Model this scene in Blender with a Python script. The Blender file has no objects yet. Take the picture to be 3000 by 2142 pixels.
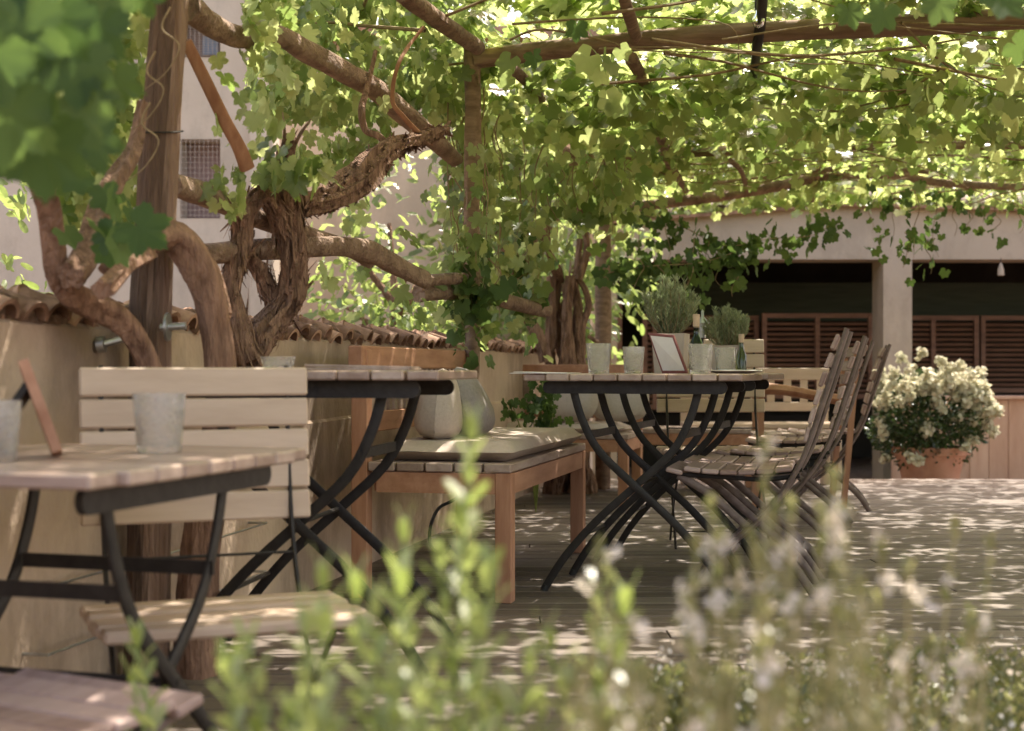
import bpy, math, random
import numpy as np
from mathutils import Vector, Matrix, noise
R = math.radians
random.seed(7); rng = np.random.default_rng(7)
S = bpy.context.scene
COL = S.collection
# ------------------------------------------------------------------ camera, light
F = 4200.0; HX = 1500.0; HY = 1085.0; HC = 0.765
cd = bpy.data.cameras.new('camera'); cam = bpy.data.objects.new('camera', cd); COL.objects.link(cam)
cam.location = (0, 0, HC); cam.rotation_euler = (R(90), 0, 0)
cd.sensor_width = 36; cd.lens = 36 * F / 3000; cd.shift_y = (HY - 1071) / 3000
cd.clip_start = 0.05; cd.clip_end = 900
cd.dof.use_dof = True; cd.dof.focus_distance = 5.2; cd.dof.aperture_fstop = 3.5
S.camera = cam
W = bpy.data.worlds.new('World'); S.world = W; W.use_nodes = True
SUN_EL, SUN_AZ = R(60), R(28)          # azimuth from +Y (into the picture) towards +X
wn = W.node_tree.nodes; sky = wn.new('ShaderNodeTexSky'); sky.sky_type = 'NISHITA'; sky.sun_disc = False
sky.sun_elevation = SUN_EL; sky.sun_rotation = SUN_AZ; sky.dust_density = 2.5
bg = wn['Background']; bg.inputs[1].default_value = 0.15
wb = wn.new('ShaderNodeMix'); wb.data_type = 'RGBA'; wb.blend_type = 'MULTIPLY'; wb.inputs[0].default_value = 1
wb.inputs[7].default_value = (1.22, .95, .79, 1); W.node_tree.links.new(sky.outputs[0], wb.inputs[6])   # hazy warm summer sky
W.node_tree.links.new(wb.outputs[2], bg.inputs[0])
sl = bpy.data.lights.new('sun', 'SUN'); sl.energy = 2.5; sl.angle = R(0.55); sl.color = (1, 0.93, 0.82)
so = bpy.data.objects.new('sun', sl); COL.objects.link(so)
sd = Vector((math.sin(SUN_AZ) * math.cos(SUN_EL), math.cos(SUN_AZ) * math.cos(SUN_EL), math.sin(SUN_EL)))
so.rotation_euler = sd.to_track_quat('Z', 'Y').to_euler()
S.view_settings.view_transform = 'Standard'; S.view_settings.look = 'None'
S.view_settings.exposure = 2.15; S.view_settings.gamma = 1.0
S.cycles.max_bounces = 7; S.cycles.diffuse_bounces = 4; S.cycles.transmission_bounces = 6
S.cycles.caustics_reflective = False; S.cycles.caustics_refractive = False
S.cycles.use_denoising = True

def P(px, py, d):                      # photo pixel and distance -> world point
    return Vector(((px - HX) / F * d, d, HC + (HY - py) / F * d))

# ------------------------------------------------------------------ materials
def newmat(name):
    m = bpy.data.materials.new(name); m.use_nodes = True
    nt = m.node_tree; return m, nt, nt.nodes['Principled BSDF']
def N(nt, t, **kw):
    n = nt.nodes.new(t)
    for k, v in kw.items():
        if k.startswith('i_'):
            key = k[2:]; key = int(key) if key.isdigit() else key.replace('_', ' ')
            n.inputs[key].default_value = v
        else: setattr(n, k, v)
    return n
def ramp(nt, fac, stops):
    r = nt.nodes.new('ShaderNodeValToRGB'); e = r.color_ramp.elements
    while len(e) < len(stops): e.new(0.5)
    for el, (p, c) in zip(e, stops): el.position = p; el.color = (*c, 1)
    nt.links.new(fac, r.inputs[0]); return r.outputs[0]
def coords(nt, scale, world=False):
    tc = nt.nodes.new('ShaderNodeTexCoord'); mp = nt.nodes.new('ShaderNodeMapping')
    mp.inputs['Scale'].default_value = scale
    if world:
        g = nt.nodes.new('ShaderNodeNewGeometry'); nt.links.new(g.outputs['Position'], mp.inputs[0])
    else: nt.links.new(tc.outputs['Object'], mp.inputs[0])
    return mp.outputs[0]
def mottled(name, c1, c2, scale=(6, 6, 6), rough=.75, bump=.25, detail=6, fine=None, world=False, spec=.3, isl=0., bd=.01, stain=0.):
    m, nt, b = newmat(name); L = nt.links.new
    v = coords(nt, scale, world)
    n1 = N(nt, 'ShaderNodeTexNoise', i_Scale=1.0, i_Detail=float(detail), i_Roughness=.62); L(v, n1.inputs[0])
    fac = n1.outputs[0]
    if isl:
        g = nt.nodes.new('ShaderNodeNewGeometry')
        a = N(nt, 'ShaderNodeMath', operation='MULTIPLY_ADD'); L(g.outputs['Random Per Island'], a.inputs[0])
        a.inputs[1].default_value = isl; s = N(nt, 'ShaderNodeMath', operation='SUBTRACT'); L(fac, s.inputs[0]); s.inputs[1].default_value = isl / 2
        L(s.outputs[0], a.inputs[2]); fac = a.outputs[0]
    colr = ramp(nt, fac, [(.3, c1), (.7, c2)])
    if stain:
        vs_ = coords(nt, (2.2, 2.2, 1.1), True); ns = N(nt, 'ShaderNodeTexNoise', i_Scale=1., i_Detail=9., i_Roughness=.7); L(vs_, ns.inputs[0])
        sr = ramp(nt, ns.outputs[0], [(.40, (1 - stain,) * 3), (.52, (1, 1, 1))]); mm = nt.nodes.new('ShaderNodeMix'); mm.data_type = 'RGBA'; mm.blend_type = 'MULTIPLY'; mm.inputs[0].default_value = 1
        L(colr, mm.inputs[6]); L(sr, mm.inputs[7]); colr = mm.outputs[2]
    L(colr, b.inputs['Base Color'])
    b.inputs['Roughness'].default_value = rough; b.inputs['Specular IOR Level'].default_value = spec
    h = n1.outputs[0]
    if fine:
        n2 = N(nt, 'ShaderNodeTexNoise', i_Scale=fine, i_Detail=4.0); L(v, n2.inputs[0])
        ad = N(nt, 'ShaderNodeMath', operation='ADD'); L(h, ad.inputs[0]); L(n2.outputs[0], ad.inputs[1]); h = ad.outputs[0]
    bp = N(nt, 'ShaderNodeBump', i_Strength=bump, i_Distance=bd); L(h, bp.inputs['Height']); L(bp.outputs[0], b.inputs['Normal'])
    return m
def leafmat(name, c1, c2, t1, t2, rough=.34, tr=.5, sp=.6):
    m, nt, b = newmat(name); L = nt.links.new
    g = nt.nodes.new('ShaderNodeNewGeometry')
    L(ramp(nt, g.outputs['Random Per Island'], [(0, c1), (1, c2)]), b.inputs['Base Color'])
    b.inputs['Roughness'].default_value = rough; b.inputs['Specular IOR Level'].default_value = sp
    t = nt.nodes.new('ShaderNodeBsdfTranslucent')
    L(ramp(nt, g.outputs['Random Per Island'], [(0, t1), (1, t2)]), t.inputs[0])
    mx = nt.nodes.new('ShaderNodeMixShader'); mx.inputs[0].default_value = tr
    L(b.outputs[0], mx.inputs[1]); L(t.outputs[0], mx.inputs[2])
    L(mx.outputs[0], nt.nodes['Material Output'].inputs[0]); return m
M = {}
M['deck'] = mottled('deck_boards', (.095, .071, .056), (.19, .15, .122), (2, 26, 26), .6, .5, isl=.45, fine=3., spec=.35)
M['earth'] = mottled('earth', (.13, .085, .055), (.27, .19, .13), (9, 9, 9), .95, .8, fine=6., world=True)
M['paving'] = mottled('paving', (.2, .17, .14), (.3, .26, .22), (5, 5, 5), .9, .4, world=True)
M['render'] = mottled('ochre_render', (.38, .27, .19), (.56, .425, .315), (2.2, 2.2, 1.5), .92, .5, fine=22., world=True, stain=.28)
M['house'] = mottled('house_render', (.47, .385, .29), (.55, .46, .355), (1.5, 1.5, 1.5), .9, .25, fine=20., world=True, stain=.16)
M['beige'] = mottled('beige_render', (.40, .325, .24), (.47, .385, .29), (1.5, 1.5, 1.5), .9, .25, fine=20., world=True, stain=.16)
M['tile'] = mottled('clay_tile', (.14, .075, .045), (.44, .27, .18), (14, 14, 14), .9, .5, isl=.5, world=True)
M['mortar'] = mottled('earthy_mortar', (.13, .075, .048), (.36, .24, .165), (30, 30, 30), .95, 1., detail=8, fine=4., world=True, bd=.02)
M['pole'] = mottled('peeled_pole', (.16, .10, .068), (.37, .255, .18), (13, 13, 13), .85, 1., detail=9, fine=4., world=True, bd=.02)
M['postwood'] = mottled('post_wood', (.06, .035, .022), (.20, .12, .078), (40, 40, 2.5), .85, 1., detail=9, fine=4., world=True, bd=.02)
def twotone():  # wood colour blended by normal: right-facing side lighter, left-facing side darker
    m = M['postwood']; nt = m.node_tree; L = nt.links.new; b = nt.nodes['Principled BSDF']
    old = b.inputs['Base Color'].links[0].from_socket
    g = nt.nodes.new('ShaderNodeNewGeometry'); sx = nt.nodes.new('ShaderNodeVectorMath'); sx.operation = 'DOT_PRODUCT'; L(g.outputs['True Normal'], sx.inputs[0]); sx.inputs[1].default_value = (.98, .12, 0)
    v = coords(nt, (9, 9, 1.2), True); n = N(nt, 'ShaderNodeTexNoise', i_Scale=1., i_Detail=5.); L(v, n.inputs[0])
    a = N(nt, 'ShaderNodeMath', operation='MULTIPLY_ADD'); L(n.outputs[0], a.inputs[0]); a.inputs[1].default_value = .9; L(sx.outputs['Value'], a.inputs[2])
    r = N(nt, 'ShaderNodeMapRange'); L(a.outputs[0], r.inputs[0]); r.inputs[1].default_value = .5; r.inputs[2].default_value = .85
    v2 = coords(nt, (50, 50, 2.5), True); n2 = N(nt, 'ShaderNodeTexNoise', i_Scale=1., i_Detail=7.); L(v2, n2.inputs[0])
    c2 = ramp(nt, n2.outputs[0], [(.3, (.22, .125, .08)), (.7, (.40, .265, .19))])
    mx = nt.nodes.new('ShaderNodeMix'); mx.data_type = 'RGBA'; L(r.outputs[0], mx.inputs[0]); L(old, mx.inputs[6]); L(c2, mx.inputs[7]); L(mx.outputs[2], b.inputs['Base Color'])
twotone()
M['pole2'] = mottled('old_beam', (.15, .095, .06), (.33, .225, .155), (3, 40, 40), .85, .7, world=True)
M['bark'] = mottled('vine_bark', (.13, .07, .045), (.46, .28, .19), (42, 42, 9), .95, 1.0, detail=8, fine=3., world=True, bd=.03)
M['bark_lt'] = mottled('smooth_bark', (.13, .068, .043), (.40, .235, .155), (34, 34, 6), .9, .9, detail=8, fine=3., world=True, bd=.02)
M['cane'] = mottled('cane', (.16, .11, .055), (.34, .25, .14), (30, 30, 30), .8, .3, world=True)
M['teak'] = mottled('orange_teak', (.30, .135, .072), (.47, .25, .15), (20, 4, 20), .6, .25, isl=.25)
M['teak_v'] = mottled('orange_teak_upright', (.30, .135, .072), (.47, .25, .15), (20, 20, 3), .6, .25, isl=.25)
M['weather'] = mottled('weathered_slats', (.24, .165, .125), (.42, .32, .265), (26, 5, 26), .65, .35, isl=.4)
M['tabletop'] = mottled('tabletop_slats', (.25, .165, .125), (.42, .31, .25), (22, 4, 22), .3, .35, isl=.35, spec=.6)
M['pale'] = mottled('pale_slats', (.47, .345, .25), (.57, .435, .325), (4, 24, 24), .6, .2, isl=.2)
M['chairwood'] = mottled('greyed_slats', (.25, .165, .135), (.44, .32, .275), (5, 30, 30), .6, .4, isl=.4)
M['rail'] = mottled('greyed_slats_up', (.10, .07, .058), (.21, .155, .13), (20, 20, 20), .6, .4)
M['iron'] = mottled('dark_iron', (.014, .011, .009), (.034, .028, .023), (30, 30, 30), .55, .25, spec=.3)
M['steel'] = mottled('steel', (.35, .35, .34), (.55, .55, .54), (30, 30, 30), .4, .1); M['steel'].node_tree.nodes['Principled BSDF'].inputs['Metallic'].default_value = .9
M['cushion'] = mottled('taupe_cushion', (.48, .39, .325), (.55, .46, .39), (60, 60, 60), .95, .4, fine=8.)
M['grey'] = mottled('grey_linen', (.44, .37, .31), (.51, .435, .37), (90, 90, 90), .95, .4, fine=6.)
M['greydk'] = mottled('dark_grey_linen', (.23, .205, .19), (.30, .27, .25), (90, 90, 90), .95, .4, fine=6.)
M['white'] = mottled('white_paint', (.62, .59, .54), (.7, .67, .62), (8, 8, 8), .6, .1)
M['paper'] = mottled('menu_paper', (.66, .62, .58), (.72, .68, .64), (20, 20, 20), .8, .1)
M['leather'] = mottled('red_leather', (.16, .05, .045), (.24, .085, .075), (40, 40, 40), .5, .2)
M['louver'] = mottled('louver_wood', (.13, .062, .035), (.24, .12, .07), (4, 20, 20), .6, .3)
M['counter'] = mottled('counter_boards', (.44, .255, .165), (.58, .38, .265), (10, 10, 2), .7, .25, isl=.25)
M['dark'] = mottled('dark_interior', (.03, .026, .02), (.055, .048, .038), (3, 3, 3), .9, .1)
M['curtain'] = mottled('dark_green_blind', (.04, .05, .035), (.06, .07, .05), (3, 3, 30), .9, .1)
M['roof'] = mottled('old_roof_tile', (.16, .12, .095), (.34, .27, .21), (14, 14, 14), .9, .5, isl=.5, world=True)
M['terracotta'] = mottled('terracotta', (.34, .17, .11), (.46, .26, .18), (6, 6, 6), .85, .3)
M['planter'] = mottled('planter_wood', (.36, .29, .235), (.48, .4, .335), (16, 16, 4), .8, .4)
M['cork'] = mottled('cork', (.5, .36, .24), (.62, .47, .33), (60, 60, 60), .9, .3)
M['rubber'] = mottled('black_rubber', (.012, .012, .011), (.03, .03, .028), (30, 30, 30), .6, .1)
M['shutter'] = mottled('window_shutter', (.24, .155, .13), (.32, .22, .19), (3, 3, 30), .7, .2)
M['wiremesh'] = mottled('rusty_wire', (.36, .29, .23), (.46, .38, .31), (30, 30, 30), .7, .1)
M['blue'] = mottled('blue_pane', (.14, .19, .28), (.2, .26, .36), (5, 5, 5), .3, .05)
M['stem'] = mottled('green_stem', (.16, .20, .05), (.28, .32, .10), (30, 30, 30), .6, .1, world=True)
M['drystem'] = mottled('tan_stem', (.26, .22, .09), (.42, .36, .18), (30, 30, 30), .7, .1, world=True)
M['redshoot'] = mottled('red_shoot', (.25, .11, .06), (.40, .21, .12), (30, 30, 6), .8, .4, world=True)
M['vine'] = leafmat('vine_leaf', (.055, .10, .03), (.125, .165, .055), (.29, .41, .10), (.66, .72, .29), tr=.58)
M['vinedk'] = leafmat('vine_leaf_shade', (.035, .068, .018), (.07, .115, .032), (.11, .19, .04), (.20, .29, .07), rough=.55, tr=.4, sp=.25)  # darker copy of the vine leaf, shade put into its colours
M['gard'] = leafmat('bright_oval_leaf', (.15, .19, .055), (.36, .38, .20), (.36, .45, .10), (.54, .60, .2), tr=.42)
M['petal'] = leafmat('white_pink_petal', (.66, .54, .44), (.82, .76, .69), (.62, .52, .42), (.82, .75, .66), rough=.8, tr=.4, sp=.1)
M['cream'] = leafmat('cream_petal', (.48, .45, .33), (.62, .59, .46), (.6, .58, .4), (.7, .7, .5), rough=.7, tr=.35)
M['bud'] = leafmat('bud', (.28, .25, .11), (.42, .34, .2), (.4, .38, .16), (.5, .42, .2), rough=.7, tr=.35)
M['grass'] = leafmat('small_green_leaf', (.10, .115, .045), (.27, .24, .11), (.26, .29, .09), (.42, .40, .18), tr=.4)
M['rose'] = leafmat('rosemary_needle', (.18, .21, .11), (.33, .35, .2), (.25, .32, .15), (.36, .42, .22), tr=.3)
M['dkshrub'] = leafmat('dark_shrub_leaf', (.02, .04, .012), (.045, .075, .022), (.05, .1, .02), (.1, .16, .04), tr=.25)
M['tree'] = leafmat('tree_leaf', (.07, .12, .04), (.15, .21, .075), (.3, .42, .1), (.5, .6, .2), tr=.5)
def glassmat(name, col, rough, bump, scale):
    m, nt, b = newmat(name); L = nt.links.new
    b.inputs['Base Color'].default_value = (*col, 1); b.inputs['Roughness'].default_value = rough
    b.inputs['Transmission Weight'].default_value = 1; b.inputs['IOR'].default_value = 1.45
    if bump:
        v = coords(nt, (scale,) * 3); vo = N(nt, 'ShaderNodeTexVoronoi', feature='DISTANCE_TO_EDGE'); vo.inputs['Scale'].default_value = 1; L(v, vo.inputs[0])
        bp = N(nt, 'ShaderNodeBump', i_Strength=bump, i_Distance=.003); L(vo.outputs[0], bp.inputs['Height']); L(bp.outputs[0], b.inputs['Normal'])
        # frosted facets: part of the light is scattered
        rc = ramp(nt, vo.outputs[0], [(0, (.95, .93, .9)), (.35, (.4, .36, .33))]); d = nt.nodes.new('ShaderNodeBsdfDiffuse'); L(rc, d.inputs[0])
        t = nt.nodes.new('ShaderNodeBsdfTranslucent'); L(rc, t.inputs[0])
        a = nt.nodes.new('ShaderNodeAddShader'); L(d.outputs[0], a.inputs[0]); L(t.outputs[0], a.inputs[1])
        mx = nt.nodes.new('ShaderNodeMixShader'); mx.inputs[0].default_value = .09
        L(b.outputs[0], mx.inputs[1]); L(a.outputs[0], mx.inputs[2]); L(mx.outputs[0], nt.nodes['Material Output'].inputs[0])
    return m
M['glass'] = glassmat('crackled_glass', (.97, .97, .96), .05, 1.0, 120)
M['clear'] = glassmat('clear_glass', (.95, .95, .93), .03, 0, 1)
M['bottle'] = glassmat('green_bottle_glass', (.12, .2, .07), .08, 0, 1)

# ------------------------------------------------------------------ mesh helpers
class MB:
    def __init__(s): s.v = []; s.f = []
    def add(s, vs, fs):
        o = len(s.v); s.v += [tuple(v) for v in vs]; s.f += [tuple(i + o for i in f) for f in fs]; return s
    def box(s, c, size, rot=None, bev=0.0):
        hx, hy, hz = (a / 2 for a in size); c = Vector(c)
        b = min(bev, hx * .9, hy * .9, hz * .9)
        if b <= 0:
            vs = [Vector((x * hx, y * hy, z * hz)) for x in (-1, 1) for y in (-1, 1) for z in (-1, 1)]
            fs = [(0, 1, 3, 2), (4, 6, 7, 5), (0, 4, 5, 1), (2, 3, 7, 6), (0, 2, 6, 4), (1, 5, 7, 3)]
        else:      # chamfered box: 24 verts
            vs = []; idx = {}
            for x in (-1, 1):
                for y in (-1, 1):
                    for z in (-1, 1):
                        for a in range(3):
                            p = [x * (hx - b), y * (hy - b), z * (hz - b)]; p[a] = (x * hx, y * hy, z * hz)[a]
                            idx[(x, y, z, a)] = len(vs); vs.append(Vector(p))
            g = lambda x, y, z, a: idx[(x, y, z, a)]
            fs = []
            for q in (-1, 1):
                fs.append([g(q, -1, -1, 0), g(q, 1, -1, 0), g(q, 1, 1, 0), g(q, -1, 1, 0)][::q])
                fs.append([g(-1, q, -1, 1), g(-1, q, 1, 1), g(1, q, 1, 1), g(1, q, -1, 1)][::q])
                fs.append([g(-1, -1, q, 2), g(1, -1, q, 2), g(1, 1, q, 2), g(-1, 1, q, 2)][::q])
            for a1 in (-1, 1):
                for a2 in (-1, 1):
                    k = a1 * a2
                    fs.append([g(a1, a2, -1, 0), g(a1, a2, -1, 1), g(a1, a2, 1, 1), g(a1, a2, 1, 0)][::k])
                    fs.append([g(-1, a1, a2, 1), g(-1, a1, a2, 2), g(1, a1, a2, 2), g(1, a1, a2, 1)][::k])
                    fs.append([g(a1, -1, a2, 2), g(a1, -1, a2, 0), g(a1, 1, a2, 0), g(a1, 1, a2, 2)][::k])
            for x in (-1, 1):
                for y in (-1, 1):
                    for z in (-1, 1): fs.append([g(x, y, z, 0), g(x, y, z, 1), g(x, y, z, 2)][::x * y * z])
            fs = [tuple(f) for f in fs]
        if rot is not None: vs = [rot @ v for v in vs]
        return s.add([v + c for v in vs], fs)
    def bar(s, p, q, w, t, up=(0, 0, 1), bev=0.):      # box from p to q; w across, t thick along up
        p, q = Vector(p), Vector(q); y = (q - p); L = y.length; y.normalize()
        u = Vector(up); x = y.cross(u)
        if x.length < 1e-4: x = y.cross(Vector((1, 0, 0)))
        x.normalize(); z = x.cross(y); rot = Matrix((x, y, z)).transposed()
        return s.box((p + q) / 2, (w, L, t), rot, bev)
    def tube(s, pts, rad, n=8, ridge=0., kr=5, tw=2., jit=0., cap=True, seed=0, flat=None, sq=False, flaty=None):
        pts = [Vector(p) for p in pts]; m = len(pts)
        if not hasattr(rad, '__len__'): rad = [rad] * m
        T = [(pts[min(i + 1, m - 1)] - pts[max(i - 1, 0)]).normalized() for i in range(m)]
        up = Vector((0, 0, 1)) if abs(T[0].z) < .9 else Vector((0, 1, 0))
        x = T[0].cross(up).normalized(); vs = []; acc = 0
        for i in range(m):
            x = (x - T[i] * x.dot(T[i])).normalized(); y = T[i].cross(x)
            if i: acc += (pts[i] - pts[i - 1]).length
            for k in range(n):
                a = 2 * math.pi * k / n; r = rad[i]
                if ridge: r *= 1 + ridge * (math.sin(kr * a + tw * acc * 6 + seed) * .6 + noise.noise(Vector((math.cos(a) * 1.7 + seed, math.sin(a) * 1.7, acc * 5))) * 1.3)
                if jit: r *= 1 + jit * (random.random() - .5)
                cx, cy = math.cos(a), math.sin(a)
                if sq: q_ = (cx ** 6 + cy ** 6) ** (-1 / 6); cx *= q_; cy *= q_
                if flat: cx *= flat
                if flaty: cy *= flaty
                vs.append(pts[i] + x * cx * r + y * cy * r)
        fs = [(i * n + k, i * n + (k + 1) % n, (i + 1) * n + (k + 1) % n, (i + 1) * n + k) for i in range(m - 1) for k in range(n)]
        if cap: fs += [tuple(range(n))[::-1], tuple(range((m - 1) * n, m * n))]
        return s.add(vs, fs)
    def lathe(s, prof, c=(0, 0, 0), n=24, sq=1.):
        c = Vector(c); vs = [c + Vector((r * math.cos(2 * math.pi * k / n) * sq, r * math.sin(2 * math.pi * k / n), z)) for r, z in prof for k in range(n)]
        m = len(prof)
        fs = [(i * n + k, i * n + (k + 1) % n, (i + 1) * n + (k + 1) % n, (i + 1) * n + k) for i in range(m - 1) for k in range(n)]
        return s.add(vs, fs)
    def prism(s, poly, y0, y1):         # polygon in xz extruded along y
        n = len(poly); vs = [(x, y0, z) for x, z in poly] + [(x, y1, z) for x, z in poly]
        fs = [tuple(range(n)), tuple(range(n, 2 * n))[::-1]] + [(k, n + k, n + (k + 1) % n, (k + 1) % n) for k in range(n)]
        return s.add(vs, fs)
    def build(s, name, mat, parent=None, smooth=False, loc=None):
        me = bpy.data.meshes.new(name); me.from_pydata(s.v, [], s.f); me.validate()
        o = bpy.data.objects.new(name, me); COL.objects.link(o)
        me.materials.append(mat if not isinstance(mat, str) else M[mat])
        if smooth:
            me.polygons.foreach_set('use_smooth', [True] * len(me.polygons))
            try: me.set_sharp_from_angle(angle=R(50))
            except Exception: pass
        if parent is not None: o.parent = parent
        return o
def spline(pts, k=6):                   # Catmull-Rom through points (any dimension)
    pts = [np.array(p, float) for p in pts]; out = []
    for i in range(len(pts) - 1):
        p0, p1, p2, p3 = pts[max(i - 1, 0)], pts[i], pts[i + 1], pts[min(i + 2, len(pts) - 1)]
        for j in range(k):
            t = j / k
            out.append(.5 * (2 * p1 + (p2 - p0) * t + (2 * p0 - 5 * p1 + 4 * p2 - p3) * t * t + (3 * p1 - p0 - 3 * p2 + p3) * t ** 3))
    out.append(pts[-1]); return out
def PP(lst, k=6):                       # list of (px,py,d,radius) -> smooth world points + radii
    q = [(*P(a, b, d), r) for a, b, d, r in lst]; sp = spline(q, k)
    return [Vector(p[:3]) for p in sp], [max(.001, float(p[3])) for p in sp]
def tag(o, label=None, cat=None, group=None, kind=None):
    if label: o['label'] = label
    if cat: o['category'] = cat
    if group: o['group'] = group
    if kind: o['kind'] = kind
    return o
def empty(name, loc, rz=0., label=None, cat=None, group=None):
    o = bpy.data.objects.new(name, None); COL.objects.link(o); o.location = loc; o.rotation_euler = (0, 0, rz)
    o.empty_display_size = .1
    return tag(o, label, cat, group)
def copy_tree(o, parent=None):
    c = o.copy(); COL.objects.link(c); c.parent = parent
    for ch in [x for x in COL.objects if x.parent == o]: copy_tree(ch, c)
    return c
def put(o, loc, rz=None, label=None, group=None):
    o.location = loc
    if rz is not None: o.rotation_euler = (0, 0, rz)
    return tag(o, label, None, group)

# leaf outlines ------------------------------------------------------
def ring(spec):
    r = [(a, q) for a, q in spec] + [(-a, q) for a, q in reversed(spec) if 0 < a < 180]
    return [(math.sin(R(a)) * q, math.cos(R(a)) * q) for a, q in r]
GR_HI = ring([(0, 1.0), (5, .86), (10, .88), (15, .76), (20, .78), (27, .60), (33, .72), (39, .74), (44, .86), (49, .80), (54, .95), (60, .80), (66, .80), (73, .66), (84, .52),
              (92, .66), (100, .66), (107, .78), (113, .72), (122, .78), (130, .64), (140, .66), (150, .55), (162, .52), (172, .36), (180, .08)])
GR_LO = ring([(0, 1.0), (13, .84), (26, .72), (40, .84), (54, .95), (68, .80), (82, .68), (98, .76), (116, .82), (134, .70), (156, .60), (180, .12)])
OVAL = ring([(0, 1.0), (14, .9), (28, .68), (50, .48), (80, .40), (110, .40), (140, .5), (162, .78), (180, 1.0)])
NEED = ring([(0, 1.0), (12, .5), (90, .09), (168, .5), (180, 1.0)])
ROUND = ring([(0, 1.0), (45, .9), (90, .85), (135, .9), (180, 1.0)])
def leaves(name, mat, pos, tip, nrm, size, outline=GR_LO, parent=None, fold=.16, curl=.12, offset=.45):
    """many leaves as one mesh: each its own fan with a fold along the midrib"""
    pos, tip, nrm, size = map(lambda a: np.asarray(a, float), (pos, tip, nrm, size)); n = len(pos)
    tip = tip / (np.linalg.norm(tip, axis=1)[:, None] + 1e-9)
    nrm = nrm - tip * (nrm * tip).sum(1)[:, None]; nrm /= (np.linalg.norm(nrm, axis=1)[:, None] + 1e-9)
    sx = np.cross(tip, nrm)
    o = np.array([(0., 0.)] + outline); k = len(o); r2 = (o ** 2).sum(1)
    cu = rng.uniform(-.6, 1.6, n)[:, None] * curl; fo = rng.uniform(.4, 1.5, n)[:, None] * fold
    z = fo * np.abs(o[:, 0])[None] - cu * r2[None] + .04 * np.sin(o[:, 0] * 9 + o[:, 1] * 7)[None]
    V = pos[:, None] + size[:, None, None] * (sx[:, None] * o[None, :, 0:1] + tip[:, None] * (o[None, :, 1:2] + offset) + nrm[:, None] * z[..., None])
    m = k - 1
    tri = np.array([(0, 1 + j, 1 + (j + 1) % m) for j in range(m)])
    Fc = (tri[None] + (np.arange(n) * k)[:, None, None]).reshape(-1)
    me = bpy.data.meshes.new(name); nf = n * m
    me.vertices.add(n * k); me.vertices.foreach_set('co', V.reshape(-1))
    me.loops.add(nf * 3); me.loops.foreach_set('vertex_index', Fc)
    me.polygons.add(nf); me.polygons.foreach_set('loop_start', np.arange(0, nf * 3, 3))
    me.polygons.foreach_set('use_smooth', np.ones(nf, bool))
    me.update(calc_edges=True); me.materials.append(M[mat])
    ob = bpy.data.objects.new(name, me); COL.objects.link(ob)
    if parent is not None: ob.parent = parent
    return ob
class Cloud:
    def __init__(s): s.p = []; s.t = []; s.n = []; s.s = []
    def add(s, p, t, n, sz): s.p.append(p); s.t.append(t); s.n.append(n); s.s.append(sz)
    def build(s, name, mat, parent, outline=GR_LO, **k):
        if not s.p: return None
        return leaves(name, mat, np.concatenate(s.p), np.concatenate(s.t), np.concatenate(s.n), np.concatenate(s.s), outline, parent, **k)
def vnoise(p, sc):
    return np.array([noise.noise(Vector(q) * sc) for q in p])
def flatleaf(c, p, sz=(.04, .065), tilt=.75):      # roof leaves: face the sky, tips droop
    n = len(p); a = rng.uniform(0, 2 * np.pi, n)
    nr = np.stack([rng.normal(0, tilt, n), rng.normal(0, tilt, n), np.ones(n)], 1)
    tp = np.stack([np.cos(a), np.sin(a), rng.uniform(-.9, .1, n)], 1)
    c.add(p, tp, nr, rng.uniform(*sz, n))
def hangleaf(c, p, sz=(.04, .065)):                # curtain leaves: hang down, face outwards
    n = len(p); a = rng.uniform(0, 2 * np.pi, n)
    nr = np.stack([np.cos(a), np.sin(a), rng.uniform(.1, .9, n)], 1)
    tp = np.stack([rng.normal(0, .5, n), rng.normal(0, .5, n), rng.uniform(-1.2, -.3, n)], 1)
    c.add(p, tp, nr, rng.uniform(*sz, n))
def pbox(n, px0, px1, py0, py1, d0, d1, keep=None):
    q = np.stack([rng.uniform(px0, px1, n), rng.uniform(py0, py1, n), rng.uniform(d0, d1, n)], 1)
    w = np.stack([(q[:, 0] - HX) / F * q[:, 2], q[:, 2], HC + (HY - q[:, 1]) / F * q[:, 2]], 1)
    if keep is not None: w = w[vnoise(w, keep[0]) > keep[1]]
    return w

# ================================================================== SETTING
U = Vector((.284, .959, 0)); RR = Vector((.959, -.284, 0))         # row direction of the tables
def wallx(y): return -1.01 + .205 * (y - 3.49)
# ground sheet far below/around
g = MB(); g.add([(-60, -5, -.24), (80, -5, -.24), (80, 160, -.24), (-60, 160, -.24)], [(0, 1, 2, 3)])
tag(g.build('ground', 'earth'), 'bare brown earth around and behind the terrace', kind='structure')
g = MB(); g.add([(-3.2, -1, -.15), (.2, -1, -.15), (.2, 2.97, -.15), (-3.2, 2.97, -.15)], [(0, 1, 2, 3)])
tag(g.build('paving', 'paving'), kind='structure')
# deck: real boards running left-right
g = MB(); y = 3.0; i = 0
while y < 10.0:
    x = -1.9 + .5 * math.sin(i * 2.1); 
    while x < 9:
        L = random.uniform(2.2, 3.2); x1 = min(x + L, 9.2)
        g.box(((x + x1) / 2, y + .058, -.0125 + random.uniform(-.0012, .0012)), (x1 - x - .004, .1145, .025), None, .002)
        x = x1
    y += .1225; i += 1
tag(g.build('deck', 'deck'), kind='structure')
g = MB(); g.box((3.6, 6.5, -.13), (11.2, 7.02, .2)); tag(g.build('deck_base', 'dark'), kind='structure')
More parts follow.
